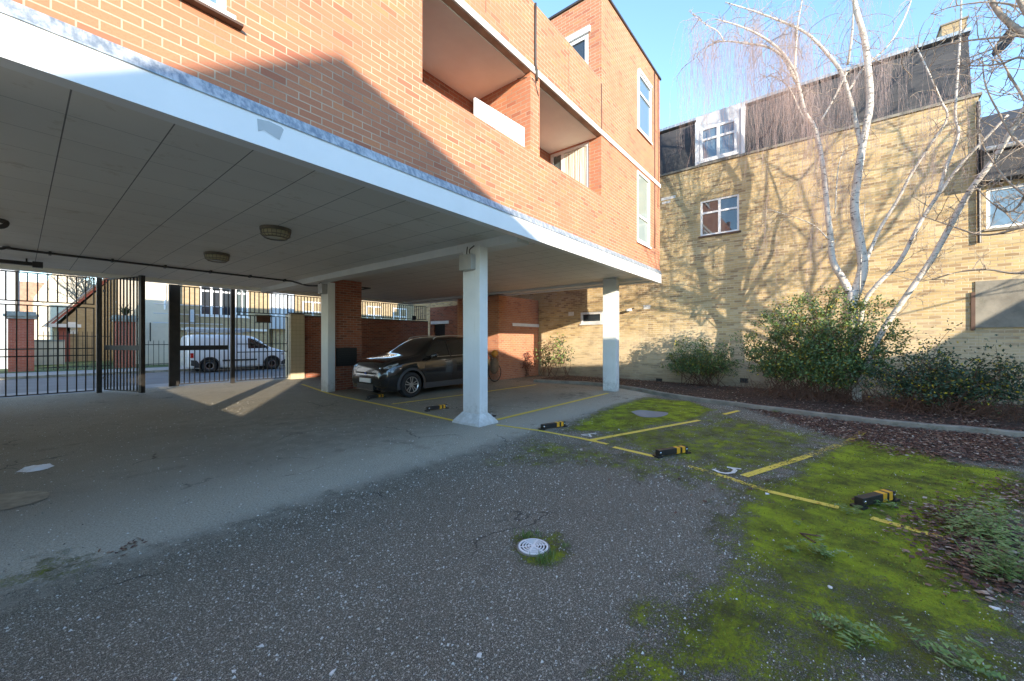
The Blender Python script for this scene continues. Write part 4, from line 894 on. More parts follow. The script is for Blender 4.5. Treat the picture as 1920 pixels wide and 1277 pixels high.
for s_ in (-1, 1):
    MB().box(1.35, 3.16, s_*.90, s_*.928, .215, .37).build('sill_trim', 'clad', suv, bevel=.01)
    for (x0, x1) in ((1.50, 2.36), (2.42, 3.10), (3.16, 3.72)):
        hi = lambda x: min(float(np.interp(x, [1.42, 2.06], [1.10, 1.575])), float(np.interp(x, L_[:, 0], L_[:, 3]))-.115, float(np.interp(x, [3.3, 3.80], [1.7, 1.17])))
        side_panel(L_, np.linspace(x0, x1, 12), lambda x: 1.09+.02*(x-1.5), hi, s_, .005).build('side_window', 'carglass', suv, smooth=True)
    side_panel(L_, np.linspace(1.48, 3.7, 30), lambda x: 1.068+.02*(x-1.5), lambda x: 1.085+.02*(x-1.5), s_, .009, 1).build('window_trim', 'chrome', suv)
    side_panel(L_, np.linspace(1.46, 3.74, 30), lambda x: min(float(np.interp(x, [1.40, 2.04], [1.10, 1.585])), float(np.interp(x, L_[:, 0], L_[:, 3]))-.10, float(np.interp(x, [3.3, 3.82], [1.71, 1.17])))-.003, lambda x: min(float(np.interp(x, [1.40, 2.04], [1.10, 1.585])), float(np.interp(x, L_[:, 0], L_[:, 3]))-.10, float(np.interp(x, [3.3, 3.82], [1.71, 1.17])))+.012, s_, .007, 1).build('window_trim', 'black', suv)
    for xd in (1.42, 2.39, 3.12):
        side_panel(L_, [xd-.004, xd+.004], lambda x: .40, lambda x: 1.06, s_, .002, 8).build('door_seam', 'black', suv)
    for xd in (2.18, 2.98): MB().box(xd, xd+.17, s_*.925, s_*.95, .955, .985).build('door_handle', 'carblack', suv, bevel=.008)
    side_panel(L_, np.linspace(1.05, 3.4, 20), lambda x: .73+.05*(x-1), lambda x: .738+.05*(x-1), s_, .006, 1).build('crease', 'clad', suv)
    m_ = MB(); m_.ball((1.66, s_*1.03, 1.14), .1, (.9, 1.0, .72)); m_.build('mirror', 'carblack', suv, smooth=True); MB().box(1.60, 1.70, s_*.90, s_*.97, 1.08, 1.12).build('mirror_arm', 'black', suv)
    MB().box(1.57, 1.60, s_*.98, s_*1.10, 1.11, 1.13).build('mirror_indicator', 'lampglass', suv)
    side_panel(L_, np.linspace(.07, .54, 12), lin((.05,.80),(.2,.815),(.54,.925)), lin((.05,.82),(.2,.885),(.54,.955)), s_, .010, 4).build('headlight', 'lampglass', suv, smooth=True)
    side_panel(L_, np.linspace(.22, .30, 5), lambda x: .845, lambda x: .885, s_, .016, 2).build('headlamp_bulb', 'chrome', suv)
    MB().lathe([(.001,-.01),(.05,-.01),(.055,.01),(.04,.03)], (.10, s_*.66, .41), 'x', 16).build('fog_light', 'lampglass', suv); MB().box(.02, .06, s_*.50, s_*.68, .385, .405).build('bumper_trim', 'chrome', suv)
    side_panel(L_, np.linspace(3.9, 4.16, 6), lambda x: .93, lambda x: 1.10, s_, .01, 3).build('tail_light', 'red_l', suv)
    rl = [(x, s_*(float(np.interp(x, L_[:, 0], L_[:, 5]))-.035), float(np.interp(x, L_[:, 0], L_[:, 3]))+.028) for x in np.linspace(2.02, 3.75, 16)]
    rl = [(rl[0][0]-.05, rl[0][1], rl[0][2]-.05)]+rl+[(rl[-1][0]+.05, rl[-1][1], rl[-1][2]-.05)]
    MB().tube(rl, .014, 8).build('roof_rail', 'alloy', suv, smooth=True)
ws = MB(); NX, NY = 10, 14
for i in range(NX+1):
    x = 1.36+(1.98-1.36)*i/NX; hw = float(np.interp(x, L_[:, 0], L_[:, 5]))-.035
    for j in range(NY+1): y = -hw+2*hw*j/NY; ws.v.append((x, y, top_z(L_, x, y)+.006))
ws.f = [(i*(NY+1)+j, (i+1)*(NY+1)+j, (i+1)*(NY+1)+j+1, i*(NY+1)+j+1) for i in range(NX) for j in range(NY)]
ws.build('windscreen', 'carglass', suv, smooth=True)
MB().box(-.012, .05, -.42, .42, .60, .635).build('grille', 'chrome', suv, bevel=.005); MB().box(.0, .07, -.50, .50, .655, .70).build('grille', 'clad', suv, bevel=.005)
lg = MB(); lg.box(-.018, .08, -.40, .40, .25, .385)
for k in range(4): lg.box(-.024, -.016, -.38, .38, .27+.03*k, .28+.03*k)
lg.build('lower_grille', 'black', suv); MB().box(-.026, -.012, -.42, .42, .225, .24).build('bumper_trim', 'chrome', suv)
MB().box(-.03, .0, -.26, .26, .43, .54).build('number_plate', 'plate', suv)
MB().lathe([(.001,-.008),(.05,-.008),(.056,0)], (.0, 0, .645), 'x', 20).build('badge', 'blue', suv)
for v in children(suv)[-1].data.vertices: v.co.y *= 1.4; v.co.z = .70+(v.co.z-.645)*.55; v.co.x -= .012
MB().ball((1.35, .35, 1.19), .012).build('wiper', 'black', suv)
MB().box(1.9, 2.15, -.61, -.60, 1.16, 1.17)
for o in children(suv):
    if o.name.split('.')[0] in ('wheel', 'arch_trim'): continue
    for v in o.data.vertices:
        if v.co.x < .55: v.co.x = .55-(.55-v.co.x)*.78
for s_ in (-1, 1):
    for xd in (2.40,): side_panel(L_, [xd-.03, xd+.03], lambda x: 1.09, lambda x: 1.53, s_, .010, 4).build('window_pillar', 'black', suv)
suv.location = (5.72, 9.74, 0)
# ---- white van (rotated: front to +X)
van = thing('parked_van', 'white panel van with roof rack parked across the street', 'van', (0,0,0))
SV = [(0,.34,.60,.68,.66,.52),(.06,.24,.76,.86,.80,.66),(.2,.20,.90,.99,.87,.74),(.5,.19,1.0,1.08,.90,.78),(.85,.19,1.06,1.18,.905,.78),(1.05,.19,1.08,1.30,.905,.76),(1.35,.19,1.10,1.55,.905,.74),(1.65,.19,1.12,1.74,.905,.74),(1.95,.19,1.13,1.81,.905,.76),(2.5,.19,1.13,1.835,.905,.77),(4.1,.2,1.13,1.83,.905,.77),(4.33,.22,1.13,1.78,.895,.75),(4.38,.26,1.13,1.70,.88,.72)]
bv, LV = body_mesh(SV, 1); vb = bv.build('body', 'vanwhite', van, smooth=True)
VX = (.88, 3.62); VR = .325; cut = []
for wx in VX:
    for s_ in (-1, 1): cut.append(MB().lathe([(VR+.05, s_*.55), (VR+.05, s_*1.1)], (wx,0,VR+.01), 'y', 36).build('cut', 'black'))
cutmesh(vb, cut)
for s_ in (-1, 1):
    for wx in VX:
        wheel(van, wx, s_*.90, VR, .20, s_, 'steel')
        MB().lathe([(.001, s_*.556), (VR+.044, s_*.556), (VR+.044, s_*.90), (VR+.049, s_*.90), (VR+.049, s_*.551), (.001, s_*.551)], (wx,0,VR+.01), 'y', 36).build('wheel_well', 'black', van)
        a_ = MB(); vs = []; n = 18
        for k in range(n+1):
            an = math.pi*k/n
            for rr_ in (VR+.035, VR+.09): vs.append((wx+rr_*math.cos(an), s_*.917, VR+.01+rr_*math.sin(an)))
        a_.add(vs, [(2*k, 2*k+1, 2*k+3, 2*k+2) for k in range(n)]); a_.build('arch_trim', 'clad', van)
    side_panel(LV, np.linspace(1.02, 1.98, 12), lin((1.02,1.16),(2.0,1.13)), lin((1.02,1.19),(1.5,1.52),(1.85,1.66),(1.98,1.67)), s_, .006).build('side_window', 'carglass', van, smooth=True)
    side_panel(LV, [.0+1.36, 1.372], lambda x: 1.14, lambda x: 1.45, s_, .012, 3).build('window_bar', 'clad', van)
    MB().box(1.6, 3.1, s_*.908, s_*.925, .52, .60).build('side_moulding', 'clad', van)
    side_panel(LV, np.linspace(3.98, 4.34, 8), lambda x: .24, lin((3.98,.36),(4.12,.60),(4.34,.62)), s_, .008, 3).build('bumper', 'clad', van); side_panel(LV, np.linspace(.03, .42, 8), lambda x: .26, lin((.03,.56),(.3,.5),(.42,.4)), s_, .008, 3).build('bumper', 'clad', van)
    side_panel(LV, [2.045, 2.055], lambda x: .30, lambda x: 1.70, s_, .002, 8).build('door_seam', 'clad', van); side_panel(LV, [3.0, 3.01], lambda x: .60, lambda x: 1.70, s_, .002, 8).build('door_seam', 'clad', van)
    side_panel(LV, np.linspace(4.24, 4.36, 4), lambda x: .72, lambda x: .95, s_, .012, 3).build('tail_light', 'red_l', van); side_panel(LV, np.linspace(.12, .42, 6), lambda x: .78, lambda x: .90, s_, .01, 3).build('headlight', 'lampglass', van)
    MB().ball((1.16, s_*1.0, 1.2), .09, (.7, 1.0, 1.1)).build('mirror', 'black', van, smooth=True)
    MB().tube([(2.1, s_*.70, 1.98), (4.2, s_*.70, 1.98)], .018).build('roof_rack', 'grey', van)
for x_ in (2.2, 2.9, 3.6, 4.1): MB().box(x_, x_+.04, -.72, .72, 1.93, 1.965).build('rack_bar', 'grey', van); MB().box(x_, x_+.04, -.70, -.67, 1.80, 1.94).build('rack_foot', 'grey', van); MB().box(x_, x_+.04, .67, .70, 1.80, 1.94).build('rack_foot', 'grey', van)
MB().tube([(1.7, .35, 2.09), (4.4, .35, 2.09)], .085, 14).build('pipe_carrier', 'greyblue', van, smooth=True)
MB().box(1.2, 1.22, -.5, .5, 1.2, 1.22)
van.location = (9.38, 24.2, .006); van.rotation_euler = (0, 0, math.pi)
# ---- bicycle against the store wall
bk_ = thing('bicycle', 'black bicycle with orange bag leaning on the sunlit brick wall', 'bicycle', (10.6, 9.72, 0))
def bwheel(x, name='wheel'):
    w_ = MB(); n = 36; pts_ = [(x+.335*math.cos(2*math.pi*k/n), 9.75, .35+.335*math.sin(2*math.pi*k/n)) for k in range(n+1)]; w_.tube(pts_, .016, 6, False); o = w_.build('wheel', 'rubber', bk_, smooth=True)
    s_ = MB()
    for k in range(14):
        a = 2*math.pi*k/14; s_.tube([(x, 9.75+(.02 if k % 2 else -.02), .35), (x+.32*math.cos(a), 9.75, .35+.32*math.sin(a))], .0022, 4)
    s_.build('spokes', 'grey', o); return o
bwheel(10.15); bwheel(11.17)
f = MB(); BB = (10.62, 9.75, .30); SEAT = (10.50, 9.75, .82); HD = (11.0, 9.75, .86); HL = (11.03, 9.75, .72)
for a, b in ((BB, SEAT), (SEAT, HD), (BB, HL), (HD, HL), ((10.15, 9.75, .35), BB), ((10.15, 9.75, .35), SEAT), (HL, (11.17, 9.75, .35))): f.tube([a, b], .016, 8)
f.build('frame', 'black', bk_, smooth=True); MB().tube([(10.97, 9.50, .98), (10.98, 9.75, 1.0), (10.97, 9.99, .98)], .013).build('handlebar', 'grey', bk_); MB().tube([HD, (10.98, 9.75, 1.0)], .014).build('stem', 'grey', bk_)
MB().ball((10.47, 9.75, .92), .1, (1.3, .7, .35)).build('saddle', 'black', bk_, smooth=True); MB().tube([SEAT, (10.48, 9.75, .90)], .013).build('seat_post', 'grey', bk_)
b_o = MB().ball((11.0, 9.62, 1.06), .14, (1.1, .8, 1.0)); tag(b_o.build('bag', 'bag', smooth=True), 'orange bag hanging on the bicycle handlebar', 'bag')
b_o = MB().ball((10.86, 9.52, .62), .24, (.9, .55, 1.25)); tag(b_o.build('sack', 'canvas', smooth=True), 'dusty brown sack slung beside the bicycle behind the car', 'sack')
# ------------------------------------------------------------------ birch and other trees
def px3(l): return [tuple(PX(a, b, c)) for a, b, c in l]
def branch(mb, pts, r0, r1, n=8, sub=4, wob=.0):
    s_ = spline(pts, sub); m_ = len(s_)
    if wob: s_ = [p+rng.normal(size=3)*wob if 0 < i < m_-1 else p for i, p in enumerate(s_)]
    mb.tube(s_, [r0+(r1-r0)*(i/(m_-1))**.8 for i in range(m_)], n); return s_
def grow(mb, p, d, length, r, lev, spread=.6, up=.1, seg=5, kids=(2, 4), minr=.003, n=5):
    """small recursive bare-branch grower; returns tip points"""
    pts_ = [p]; dd = d/np.linalg.norm(d)
    for i in range(seg):
        dd = dd+rng.normal(size=3)*.16; dd[2] += up*.3; dd /= np.linalg.norm(dd); pts_.append(pts_[-1]+dd*length/seg)
    mb.tube(pts_, [r*(1-.6*i/seg) for i in range(seg+1)], n, False)
    if lev > 0:
        for _ in range(rng.integers(*kids)+1):
            i = rng.integers(1, seg+1); nd = dd+rng.normal(size=3)*spread; grow(mb, pts_[i], nd, length*rng.uniform(.45, .75), max(minr, r*.5), lev-1, spread, up, seg, kids, minr, n)
birch = thing('birch_tree', 'white-barked weeping birch with bare reddish twigs before the yellow wall', 'tree', tuple(PX(1602, 756, 12.5)))
XB = 12.55
tr_ = MB()
trunk = branch(tr_, px3([(1606,764,12.4),(1602,705,12.45),(1600,640,12.5),(1599,590,12.55),(1598,545,12.6)]), .115, .10, 14)
stems = {
 'A': ([(1598,556,12.6),(1580,522,12.6),(1562,490,12.55),(1557,442,12.5),(1551,392,12.45),(1543,313,12.4),(1529,243,12.35),(1510,211,12.3),(1498,164,12.2),(1490,133,12.15),(1463,94,12.0),(1425,66,11.9),(1385,48,11.8),(1345,36,11.7)], .085, .015),
 'A2': [[(1496,158,12.2),(1470,110,12.1),(1440,88,12.1),(1398,81,12.1),(1355,77,12.1),(1326,88,12.0),(1300,112,12.0)], .04, .008],
 'A3': [[(1358,78,12.1),(1345,58,12.1),(1322,45,12.0),(1299,26,12.0)], .02, .006],
 'A4': [[(1525,236,12.35),(1505,218,12.4),(1480,165,12.5),(1455,145,12.6),(1435,143,12.7)], .03, .006],
 'A5': [[(1490,133,12.15),(1492,90,12.2),(1495,50,12.2),(1502,10,12.2),(1512,-30,12.2)], .035, .012],
 'B': [[(1600,560,12.6),(1617,508,12.7),(1614,465,12.7),(1602,391,12.75),(1608,333,12.8),(1617,274,12.8),(1631,196,12.8),(1628,130,12.75),(1620,70,12.7),(1606,20,12.6),(1594,-40,12.6)], .115, .05],
 'B2': [[(1616,276,12.8),(1606,235,12.9),(1592,180,12.8),(1576,133,12.7),(1549,98,12.6),(1520,68,12.5),(1494,52,12.4),(1450,34,12.3),(1412,20,12.2),(1360,4,12.1)], .06, .015],
 'B3': [[(1590,172,12.8),(1620,126,12.9),(1665,85,13.0),(1695,35,13.1),(1712,-10,13.1)], .03, .012],
 'B4': [[(1590,120,12.8),(1597,70,12.6),(1600,20,12.6),(1600,-30,12.6)], .03, .015],
 'B5': [[(1540,225,12.5),(1556,198,12.7),(1572,168,12.7),(1588,135,12.7)], .022, .02],
 'G': [[(1606,545,12.6),(1627,482,12.8),(1651,427,12.9),(1682,376,12.9),(1709,325,12.8),(1745,270,12.7),(1776,221,12.6),(1765,190,12.6),(1748,150,12.6),(1720,90,12.6)], .045, .012],
 'D1': [[(1555,450,12.5),(1530,425,12.3),(1500,410,12.1),(1440,392,12.0)], .018, .005],
 'D2': [[(1566,400,12.6),(1569,340,12.6),(1575,300,12.6),(1590,272,12.6)], .018, .006],
}
samples = []
for k_, (pts_, r0, r1) in stems.items():
    s_ = branch(tr_, px3(pts_), r0, r1, 10 if r0 > .03 else 7)
    if k_ not in ('D2',): samples += [(p, k_) for p in s_[len(s_)//3:]]
tr_.build('trunk', 'birch', birch, smooth=True)
tw = MB(); hang = []
for p, k_ in samples:
    if k_ in ('B', 'G', 'A') and p[2] < 5.5: continue
    w_ = 3 if k_ in ('A', 'A2', 'A3', 'B2', 'A4', 'A5') else 1
    for _ in range(w_):
        if rng.random() < .55: 
            d = rng.normal(size=3); d[2] = abs(d[2])*.3+.1; d /= np.linalg.norm(d); L0 = rng.uniform(.3, .9); q_ = [p]; dd = d.copy()
            for i in range(6): dd = dd+rng.normal(size=3)*.14; dd[2] -= .22; dd /= np.linalg.norm(dd); q_.append(q_[-1]+dd*L0/6)
            tw.tube(q_, [.007*(1-.5*i/6) for i in range(7)], 4, False); hang += [(q_[i], 1) for i in (2, 3, 4, 5, 6)]
    if rng.random() < .6: hang.append((p, 1.0))
for p, k_ in samples:
    if rng.random() < .28: d = rng.normal(size=3); d[2] += .5; grow(tw, p, d, rng.uniform(.3, .9), .010, 2, .7, .1, kids=(1, 3), minr=.003)
tw.build('twigs', 'bark', birch)
st_ = MB()
def strand(p, L, r=.0019):
    q_ = [np.array(p)]; d = np.array((rng.normal()*.25, rng.normal()*.25, -.4)); n = max(4, int(L/.22)); sw = rng.normal(size=2)*.05
    for i in range(n): d = d*.6+np.array((sw[0], sw[1], -1))*.4+rng.normal(size=3)*.07; d /= np.linalg.norm(d); q_.append(q_[-1]+d*L/n)
    st_.tube(q_, [r*(1-.45*i/n) for i in range(n+1)], 3, False); return q_
for p, w_ in hang:
    for _ in range(2 if rng.random() < .4 else 1):
        L = rng.gamma(3.0, .48)*w_; L = min(max(L, .4), 3.2); q_ = strand(p, L)
        for _ in range(2):
            j = rng.integers(1, len(q_)-1); strand(q_[j], L*rng.uniform(.25, .6), .0016)
st_.build('hanging_twigs', 'twig', birch)
lean = thing('leaning_birch', 'slender pale birch stem leaning steeply to the right past the wall corner', 'tree', tuple(PX(1640, 660, 12.2)))
lm = MB(); s1_ = branch(lm, px3([(1612,720,12.1),(1649,630,12.2),(1694,562,12.1),(1738,499,12.0),(1756,470,11.95),(1789,410,11.9),(1819,357,11.8),(1862,300,11.7),(1893,250,11.6),(1935,180,11.4),(1990,80,11.2)]), .062, .042, 12)
lm.build('trunk', 'birch', lean, smooth=True)
lm2 = thing('leaning_birch', 'thinner leaning stem between the birch and the steep leaning trunk', 'tree', tuple(PX(1620, 640, 12.4)))
l_ = MB(); s2_ = branch(l_, px3([(1610,640,12.45),(1620,570,12.4),(1648,530,12.3),(1685,493,12.3),(1726,416,12.3),(1759,365,12.2),(1784,330,12.2),(1812,296,12.1),(1845,262,12.0),(1890,215,11.9)]), .055, .02, 10); branch(l_, px3([(1759,365,12.2),(1775,310,12.25),(1797,252,12.3),(1791,215,12.3),(1797,117,12.3),(1801,50,12.3),(1803,-30,12.3)]), .035, .014, 8)
branch(l_, px3([(1612,555,12.5),(1614,500,12.2),(1618,440,12.2),(1622,380,12.2)]), .016, .006, 6)
l_.build('trunk', 'birch', lm2, smooth=True)
for par, ss in ((lean, s1_), (lm2, s2_)):
    b_ = MB()
    for i in range(6, len(ss), 2):
        d = rng.normal(size=3); d[2] = abs(d[2])*.5; grow(b_, ss[i], d, rng.uniform(.3, .8), .008, 2, .7, .2)
    b_.build('branches', 'bark', par, smooth=True)
mg = thing('bare_tree', 'bare knobbly tree with thick mossy limbs reaching in at the right edge', 'tree', (10.9, -3.9, 0))
m_ = MB()
branch(m_, [(10.9,-3.9,0), (10.9,-3.75,1.6), (10.9,-3.6,3.2), (10.9,-3.45,4.9), (10.95,-3.4,6.4), (11.0,-3.5,8)], .15, .06, 14)
HA, HB, HC = (10.9,-3.6,3.2), (10.9,-3.45,4.9), (10.95,-3.4,6.3)
limbs = [
 ([HC]+px3([(1975,120,10.8),(1935,72,10.7),(1902,50,10.8),(1872,22,10.9),(1852,-12,11)]), .062, .035),
 ([HC]+px3([(1960,60,10.7),(1925,25,10.7),(1900,-25,10.7)]), .05, .035),
 ([HC]+px3([(1970,95,10.7),(1920,68,10.7),(1870,70,10.8),(1800,78,11.2),(1740,92,11.4),(1692,106,11.5)]), .034, .006),
 ([HC]+px3([(1975,150,10.7),(1920,108,10.8),(1880,118,10.9),(1840,123,11.1),(1795,122,11.2)]), .032, .007),
 ([HB]+px3([(1950,215,10.8),(1905,160,11),(1882,120,11),(1850,70,11.1)]), .032, .007),
 ([HB]+px3([(1955,290,10.8),(1905,262,11),(1875,215,11),(1848,160,11.1),(1842,108,11.2)]), .03, .007),
 ([HB]+px3([(1960,400,10.8),(1900,430,10.9),(1840,440,11.1),(1780,422,11.3),(1730,405,11.4)]), .032, .007),
 ([HA]+px3([(1960,500,10.8),(1905,512,10.9),(1850,505,11),(1795,510,11.1),(1745,524,11.3)]), .03, .006),
 ([HB]+px3([(1960,370,10.6),(1905,352,10.8),(1872,318,10.9),(1850,285,11)]), .032, .008),
 ([HB]+px3([(1950,330,10.7),(1900,395,10.8),(1860,380,10.9),(1825,345,11)]), .028, .006),
 ([HC]+px3([(1960,30,10.7),(1870,4,10.9),(1795,10,11),(1745,25,11.2)]), .026, .005)]
allp = []
for pts_, a, b in limbs:
    s_ = branch(m_, pts_, a, b, 9); allp.append((s_, a))
m_.build('trunk', 'bark', mg, smooth=True)
b_ = MB()
for s_, a in allp:
    for i in range(4, len(s_)):
        if rng.random() < .8: d = rng.normal(size=3); d[2] += .3; grow(b_, s_[i], d, rng.uniform(.25, .75), .009, 2, .75, .35, kids=(1, 3), minr=.004)
b_.build('branches', 'bark', mg, smooth=True)
yt = thing('bare_tree', 'tall bare tree in the yard that throws branch shadows on the yellow wall', 'tree', (9.3, -8.6, 0))
m_ = MB(); branch(m_, [(9.3,-8.6,0), (9.35,-8.55,2.2), (9.3,-8.5,4.2)], .13, .11, 12)
for k, (dx, dy, dz, L, r_) in enumerate([(0,1.0,1.0,4.6,.06),(0,.25,1.2,5.2,.075),(.1,-.8,1.0,4.2,.05),(.1,1.6,.7,4.4,.045),(0,.6,1.3,5.0,.055),(0,-.2,1.3,4.5,.05),(0,2.2,.35,3.6,.035),(0,1.4,.2,3.0,.03)]):
    grow(m_, np.array((9.3, -8.5, 3.0+k*.17)), np.array((dx, dy, dz), float), L, r_, 3, .55, .08, 7, (3, 5), .006, 6)
m_.build('trunk', 'bark', yt, smooth=True)
# ------------------------------------------------------------------ shrubs
def shrub(name, label, base, cx, rad, h, nstem, nleaf, leafm, size, group='shrubs in the bed', stemr=.010, cl=26, zlo=.35, extra=None):
    """stems fan out from base; leaf clumps sit at the shoot ends through an uneven crown"""
    t_ = thing(name, label, 'shrub', base, group); sm = MB(); cent = []
    base = np.array(base)
    for i in range(nstem):
        a = rng.uniform(0, 2*math.pi); rr = math.sqrt(rng.random())
        tip = np.array((cx[0]+rad[0]*rr*math.cos(a), cx[1]+rad[1]*rr*math.sin(a), base[2]+h*(zlo+(1-zlo)*rng.random()*(1-.45*rr*rr))))
        b0 = base+np.array((rng.normal()*.12, rng.normal()*rad[1]*.3, 0)); mid = (b0*.5+tip*.5)+np.array((rng.normal()*.08, rng.normal()*.12, .08)); 
        tip[0] = min(tip[0], XW-.12); s_ = spline([tuple(b0), tuple(mid), tuple(tip)], 5); sm.tube(s_, [stemr*(1-.65*j/(len(s_)-1)) for j in range(len(s_))], 5, False)
        for f_ in (.62, .8, 1.0): cent.append(s_[int((len(s_)-1)*f_)])
        for _ in range(3):
            j = rng.integers(4, len(s_)); q_ = s_[j]+np.array((rng.normal()*.16, rng.normal()*.2, abs(rng.normal())*.13)); sm.tube([s_[j], (s_[j]+q_)/2+rng.normal(size=3)*.02, q_], [stemr*.5, stemr*.4, stemr*.25], 4, False); cent.append(q_)
    sm.build('stems', 'bark2', t_, smooth=True)
    cent = np.array(cent); k = rng.integers(0, len(cent), nleaf); wts = rng.uniform(.04, .12, len(cent)); P_ = cent[k]+rng.normal(size=(nleaf, 3))*wts[k][:, None]
    P_[:, 0] = np.minimum(P_[:, 0], XW-.04); P_[:, 2] = np.maximum(P_[:, 2], .1)
    leaves_np('leaves', leafm, P_, rng.uniform(size*.65, size*1.3, nleaf), t_, aspect=.52); return t_
pb1 = PX(1315, 722, 13.7); shrub('shrub', 'smaller leafy shrub with many thin stems at the left of the bed', (13.7, pb1.y, .08), (13.6, pb1.y+.05), (.6, 1.1), 1.7, 46, 7500, 'leaf', .06)
pb2 = PX(1525, 760, 12.1); shrub('shrub', 'tall evergreen shrub in front of the birch trunk', (12.1, pb2.y, .08), (12.2, pb2.y), (.85, 1.75), 2.72, 105, 25000, 'leaf', .062, zlo=.30)
pb3 = PX(1775, 790, 11.4); shrub('shrub', 'dark low shrub with yellow leaves at the right of the bed', (11.45, pb3.y, .08), (11.5, pb3.y), (.65, 1.25), 1.45, 70, 10000, 'leafd', .055, zlo=.3)
p = G(1045, 712); shrub('shrub', 'thin bright green sapling by the sunlit wall corner', (14.1, 9.25, .05), (14.05, 9.1), (.25, .6), 1.75, 11, 520, 'weed', .085, cl=8)
shrub('shrub', 'small reddish leaved sapling against the red brick store wall', (13.55, 9.95, .03), (13.45, 9.85), (.4, .12), 1.15, 8, 190, 'redleaf', .09)
shrub('shrub', 'sparse tall dark sapling beside the bright green one', (14.2, 8.45, .05), (14.2, 8.5), (.15, .3), 2.0, 4, 170, 'leafd', .09)
# thicket of dead brown stems under the shrubs
br = MB()
for i in range(1500):
    y = rng.uniform(pb3.y-1.6, pb2.y+1.6); x = rng.uniform(10.9, 12.6) if y < -.6 else rng.uniform(11.5, 13.2); kx = np.interp(y, [b[1] for b in bp[::-1]], [b[0] for b in bp[::-1]])
    x = max(x, kx+.25); L = rng.uniform(.15, .6); d = rng.normal(size=3)*.7; d[2] = abs(d[2])+.4; p0 = np.array((x, y, .08)); q_ = [p0]
    for j in range(4): d = d+rng.normal(size=3)*.3; d[2] -= .12; d /= np.linalg.norm(d); q_.append(q_[-1]+d*L/4)
    br.tube([np.array((min(v[0], XW-.05), v[1], max(v[2], .07))) for v in q_], .0035, 3, False)
tag(br.build('brushwood', 'bark2'), kind='stuff')
# ------------------------------------------------------------------ weeds and grass
def rosette(p, r, n, label, m='weed', group='weeds on the mossy asphalt', lift=.5, cat='weed', name='weed'):
    cen = []; V = []; Fc = []
    for i in range(n):
        a = rng.uniform(0, 2*math.pi); L = r*rng.uniform(.5, 1.05); up = rng.uniform(.15, lift)*L; w_ = L*.16
        d = np.array((math.cos(a), math.sin(a), 0)); s_ = np.array((-d[1], d[0], 0)); o = np.array((p.x, p.y, .004))+rng.normal(size=3)*np.array((r*.25, r*.25, 0))
        NL = max(5, int(L/.022))
        for k in range(NL):   # leaflets along the midrib
            f_ = (k+1)/NL; c_ = o+d*L*f_*.85+np.array((0, 0, up*math.sin(f_*2.4))); lw = w_*(1.3-abs(f_-.6))
            for sg in (-1, 1):
                tip = c_+s_*sg*lw*1.6+d*lw*1.0+np.array((0, 0, rng.uniform(-.3, .5)*lw)); b0 = len(V); lw2_ = min(lw, .014); V += [c_-d*lw2_*.3, c_+d*lw2_*.9, c_+s_*sg*lw2_*1.8+d*lw2_*1.0+np.array((0, 0, rng.uniform(-.3, .5)*lw2_))]; Fc.append((b0, b0+1, b0+2))
        b0 = len(V); V += [o-s_*w_*.1, o+s_*w_*.1, o+d*L*.95+np.array((0, 0, up*.7))]; Fc.append((b0, b0+1, b0+2))
    mb = MB(); mb.add([tuple((v[0], v[1], max(v[2], .004))) for v in V], Fc); return tag(mb.build(name, m), label, cat, group)
W_ = [((1540,1040), .13, 16, 'larger silvery green rosette weed in the middle of the moss'), ((1488,1035), .07, 8, 'small rosette weed just left of the larger silvery one'), ((1495,984), .05, 7, 'tiny weed on moss above the fallen stick'),
      ((1600,1190), .15, 18, 'broad leaved weed on moss near the bottom right'), ((1800,1245), .16, 16, 'weed at the very bottom right of the moss'), ((1860,1010), .26, 60, 'tall bushy weed in the dead leaves right of the last bay line'),
      ((1890,1080), .26, 70, 'spreading weed clump at the lower right edge'), ((1790,985), .14, 16, 'low weed where the yellow line ends'), ((1545,962), .0, 0, ''), ((1595,962), .10, 12, 'weed at the near end of the moss-bound barrier'), ((1660,950), .10, 12, 'weed beside the far end of the moss-bound barrier'),
      ((1280,746), .16, 16, 'weed overhanging the kerb left of the shrubs'), ((1368,758), .16, 22, 'bright green dock-like weed on the kerb'), ((1335,754), .10, 10, 'small weed between the two kerb weeds'), ((1225,738), .2, 20, 'weed clump at the foot of the far column'), ((1185,728), .14, 14, 'weed tight against the far column'), ((1640,778), .1, 10, 'weed on the kerb below the birch'), ((1900,812), .12, 12, 'weed at the right end of the kerb'), ((1455,773), .1, 10, 'weed on the kerb below the tall shrub')]
for (q_, r, n, lab) in W_:
    if n: rosette(G(*q_) if q_[1] > 700 else G(*q_), r, n, lab, lift=1.6 if r > .25 else .8)
def tuft(p, r, n, h, label):
    mb = MB()
    for i in range(n):
        a = rng.uniform(0, 6.28); o = np.array((p.x, p.y, .002))+np.array((rng.normal()*r*.5, rng.normal()*r*.5, 0)); d = np.array((math.cos(a), math.sin(a), 0)); L = h*rng.uniform(.5, 1); s_ = np.array((-d[1], d[0], 0))*.0022
        mb.add([tuple(o-s_), tuple(o+s_), tuple(o+d*L*.25+s_*.8+np.array((0,0,L*.7))), tuple(o+d*L*.25-s_*.8+np.array((0,0,L*.7))), tuple(o+d*L*.6+np.array((0,0,L*.85)))], [(0,1,2,3), (3,2,4)])
    return tag(mb.build('grass_tuft', 'grassb'), label, 'grass tuft', 'grass tufts round the drain')
tuft(G(986, 1007), .055, 90, .055, 'grass tuft behind the left side of the drain grate'); tuft(G(1017, 1052), .07, 120, .05, 'grass tuft in front of the drain grate'); tuft(G(1035, 1040), .05, 50, .035, 'sparse grass tuft right of the drain grate'); tuft(G(1010, 1000), .04, 30, .035, 'thin grass wisps behind the drain grate')
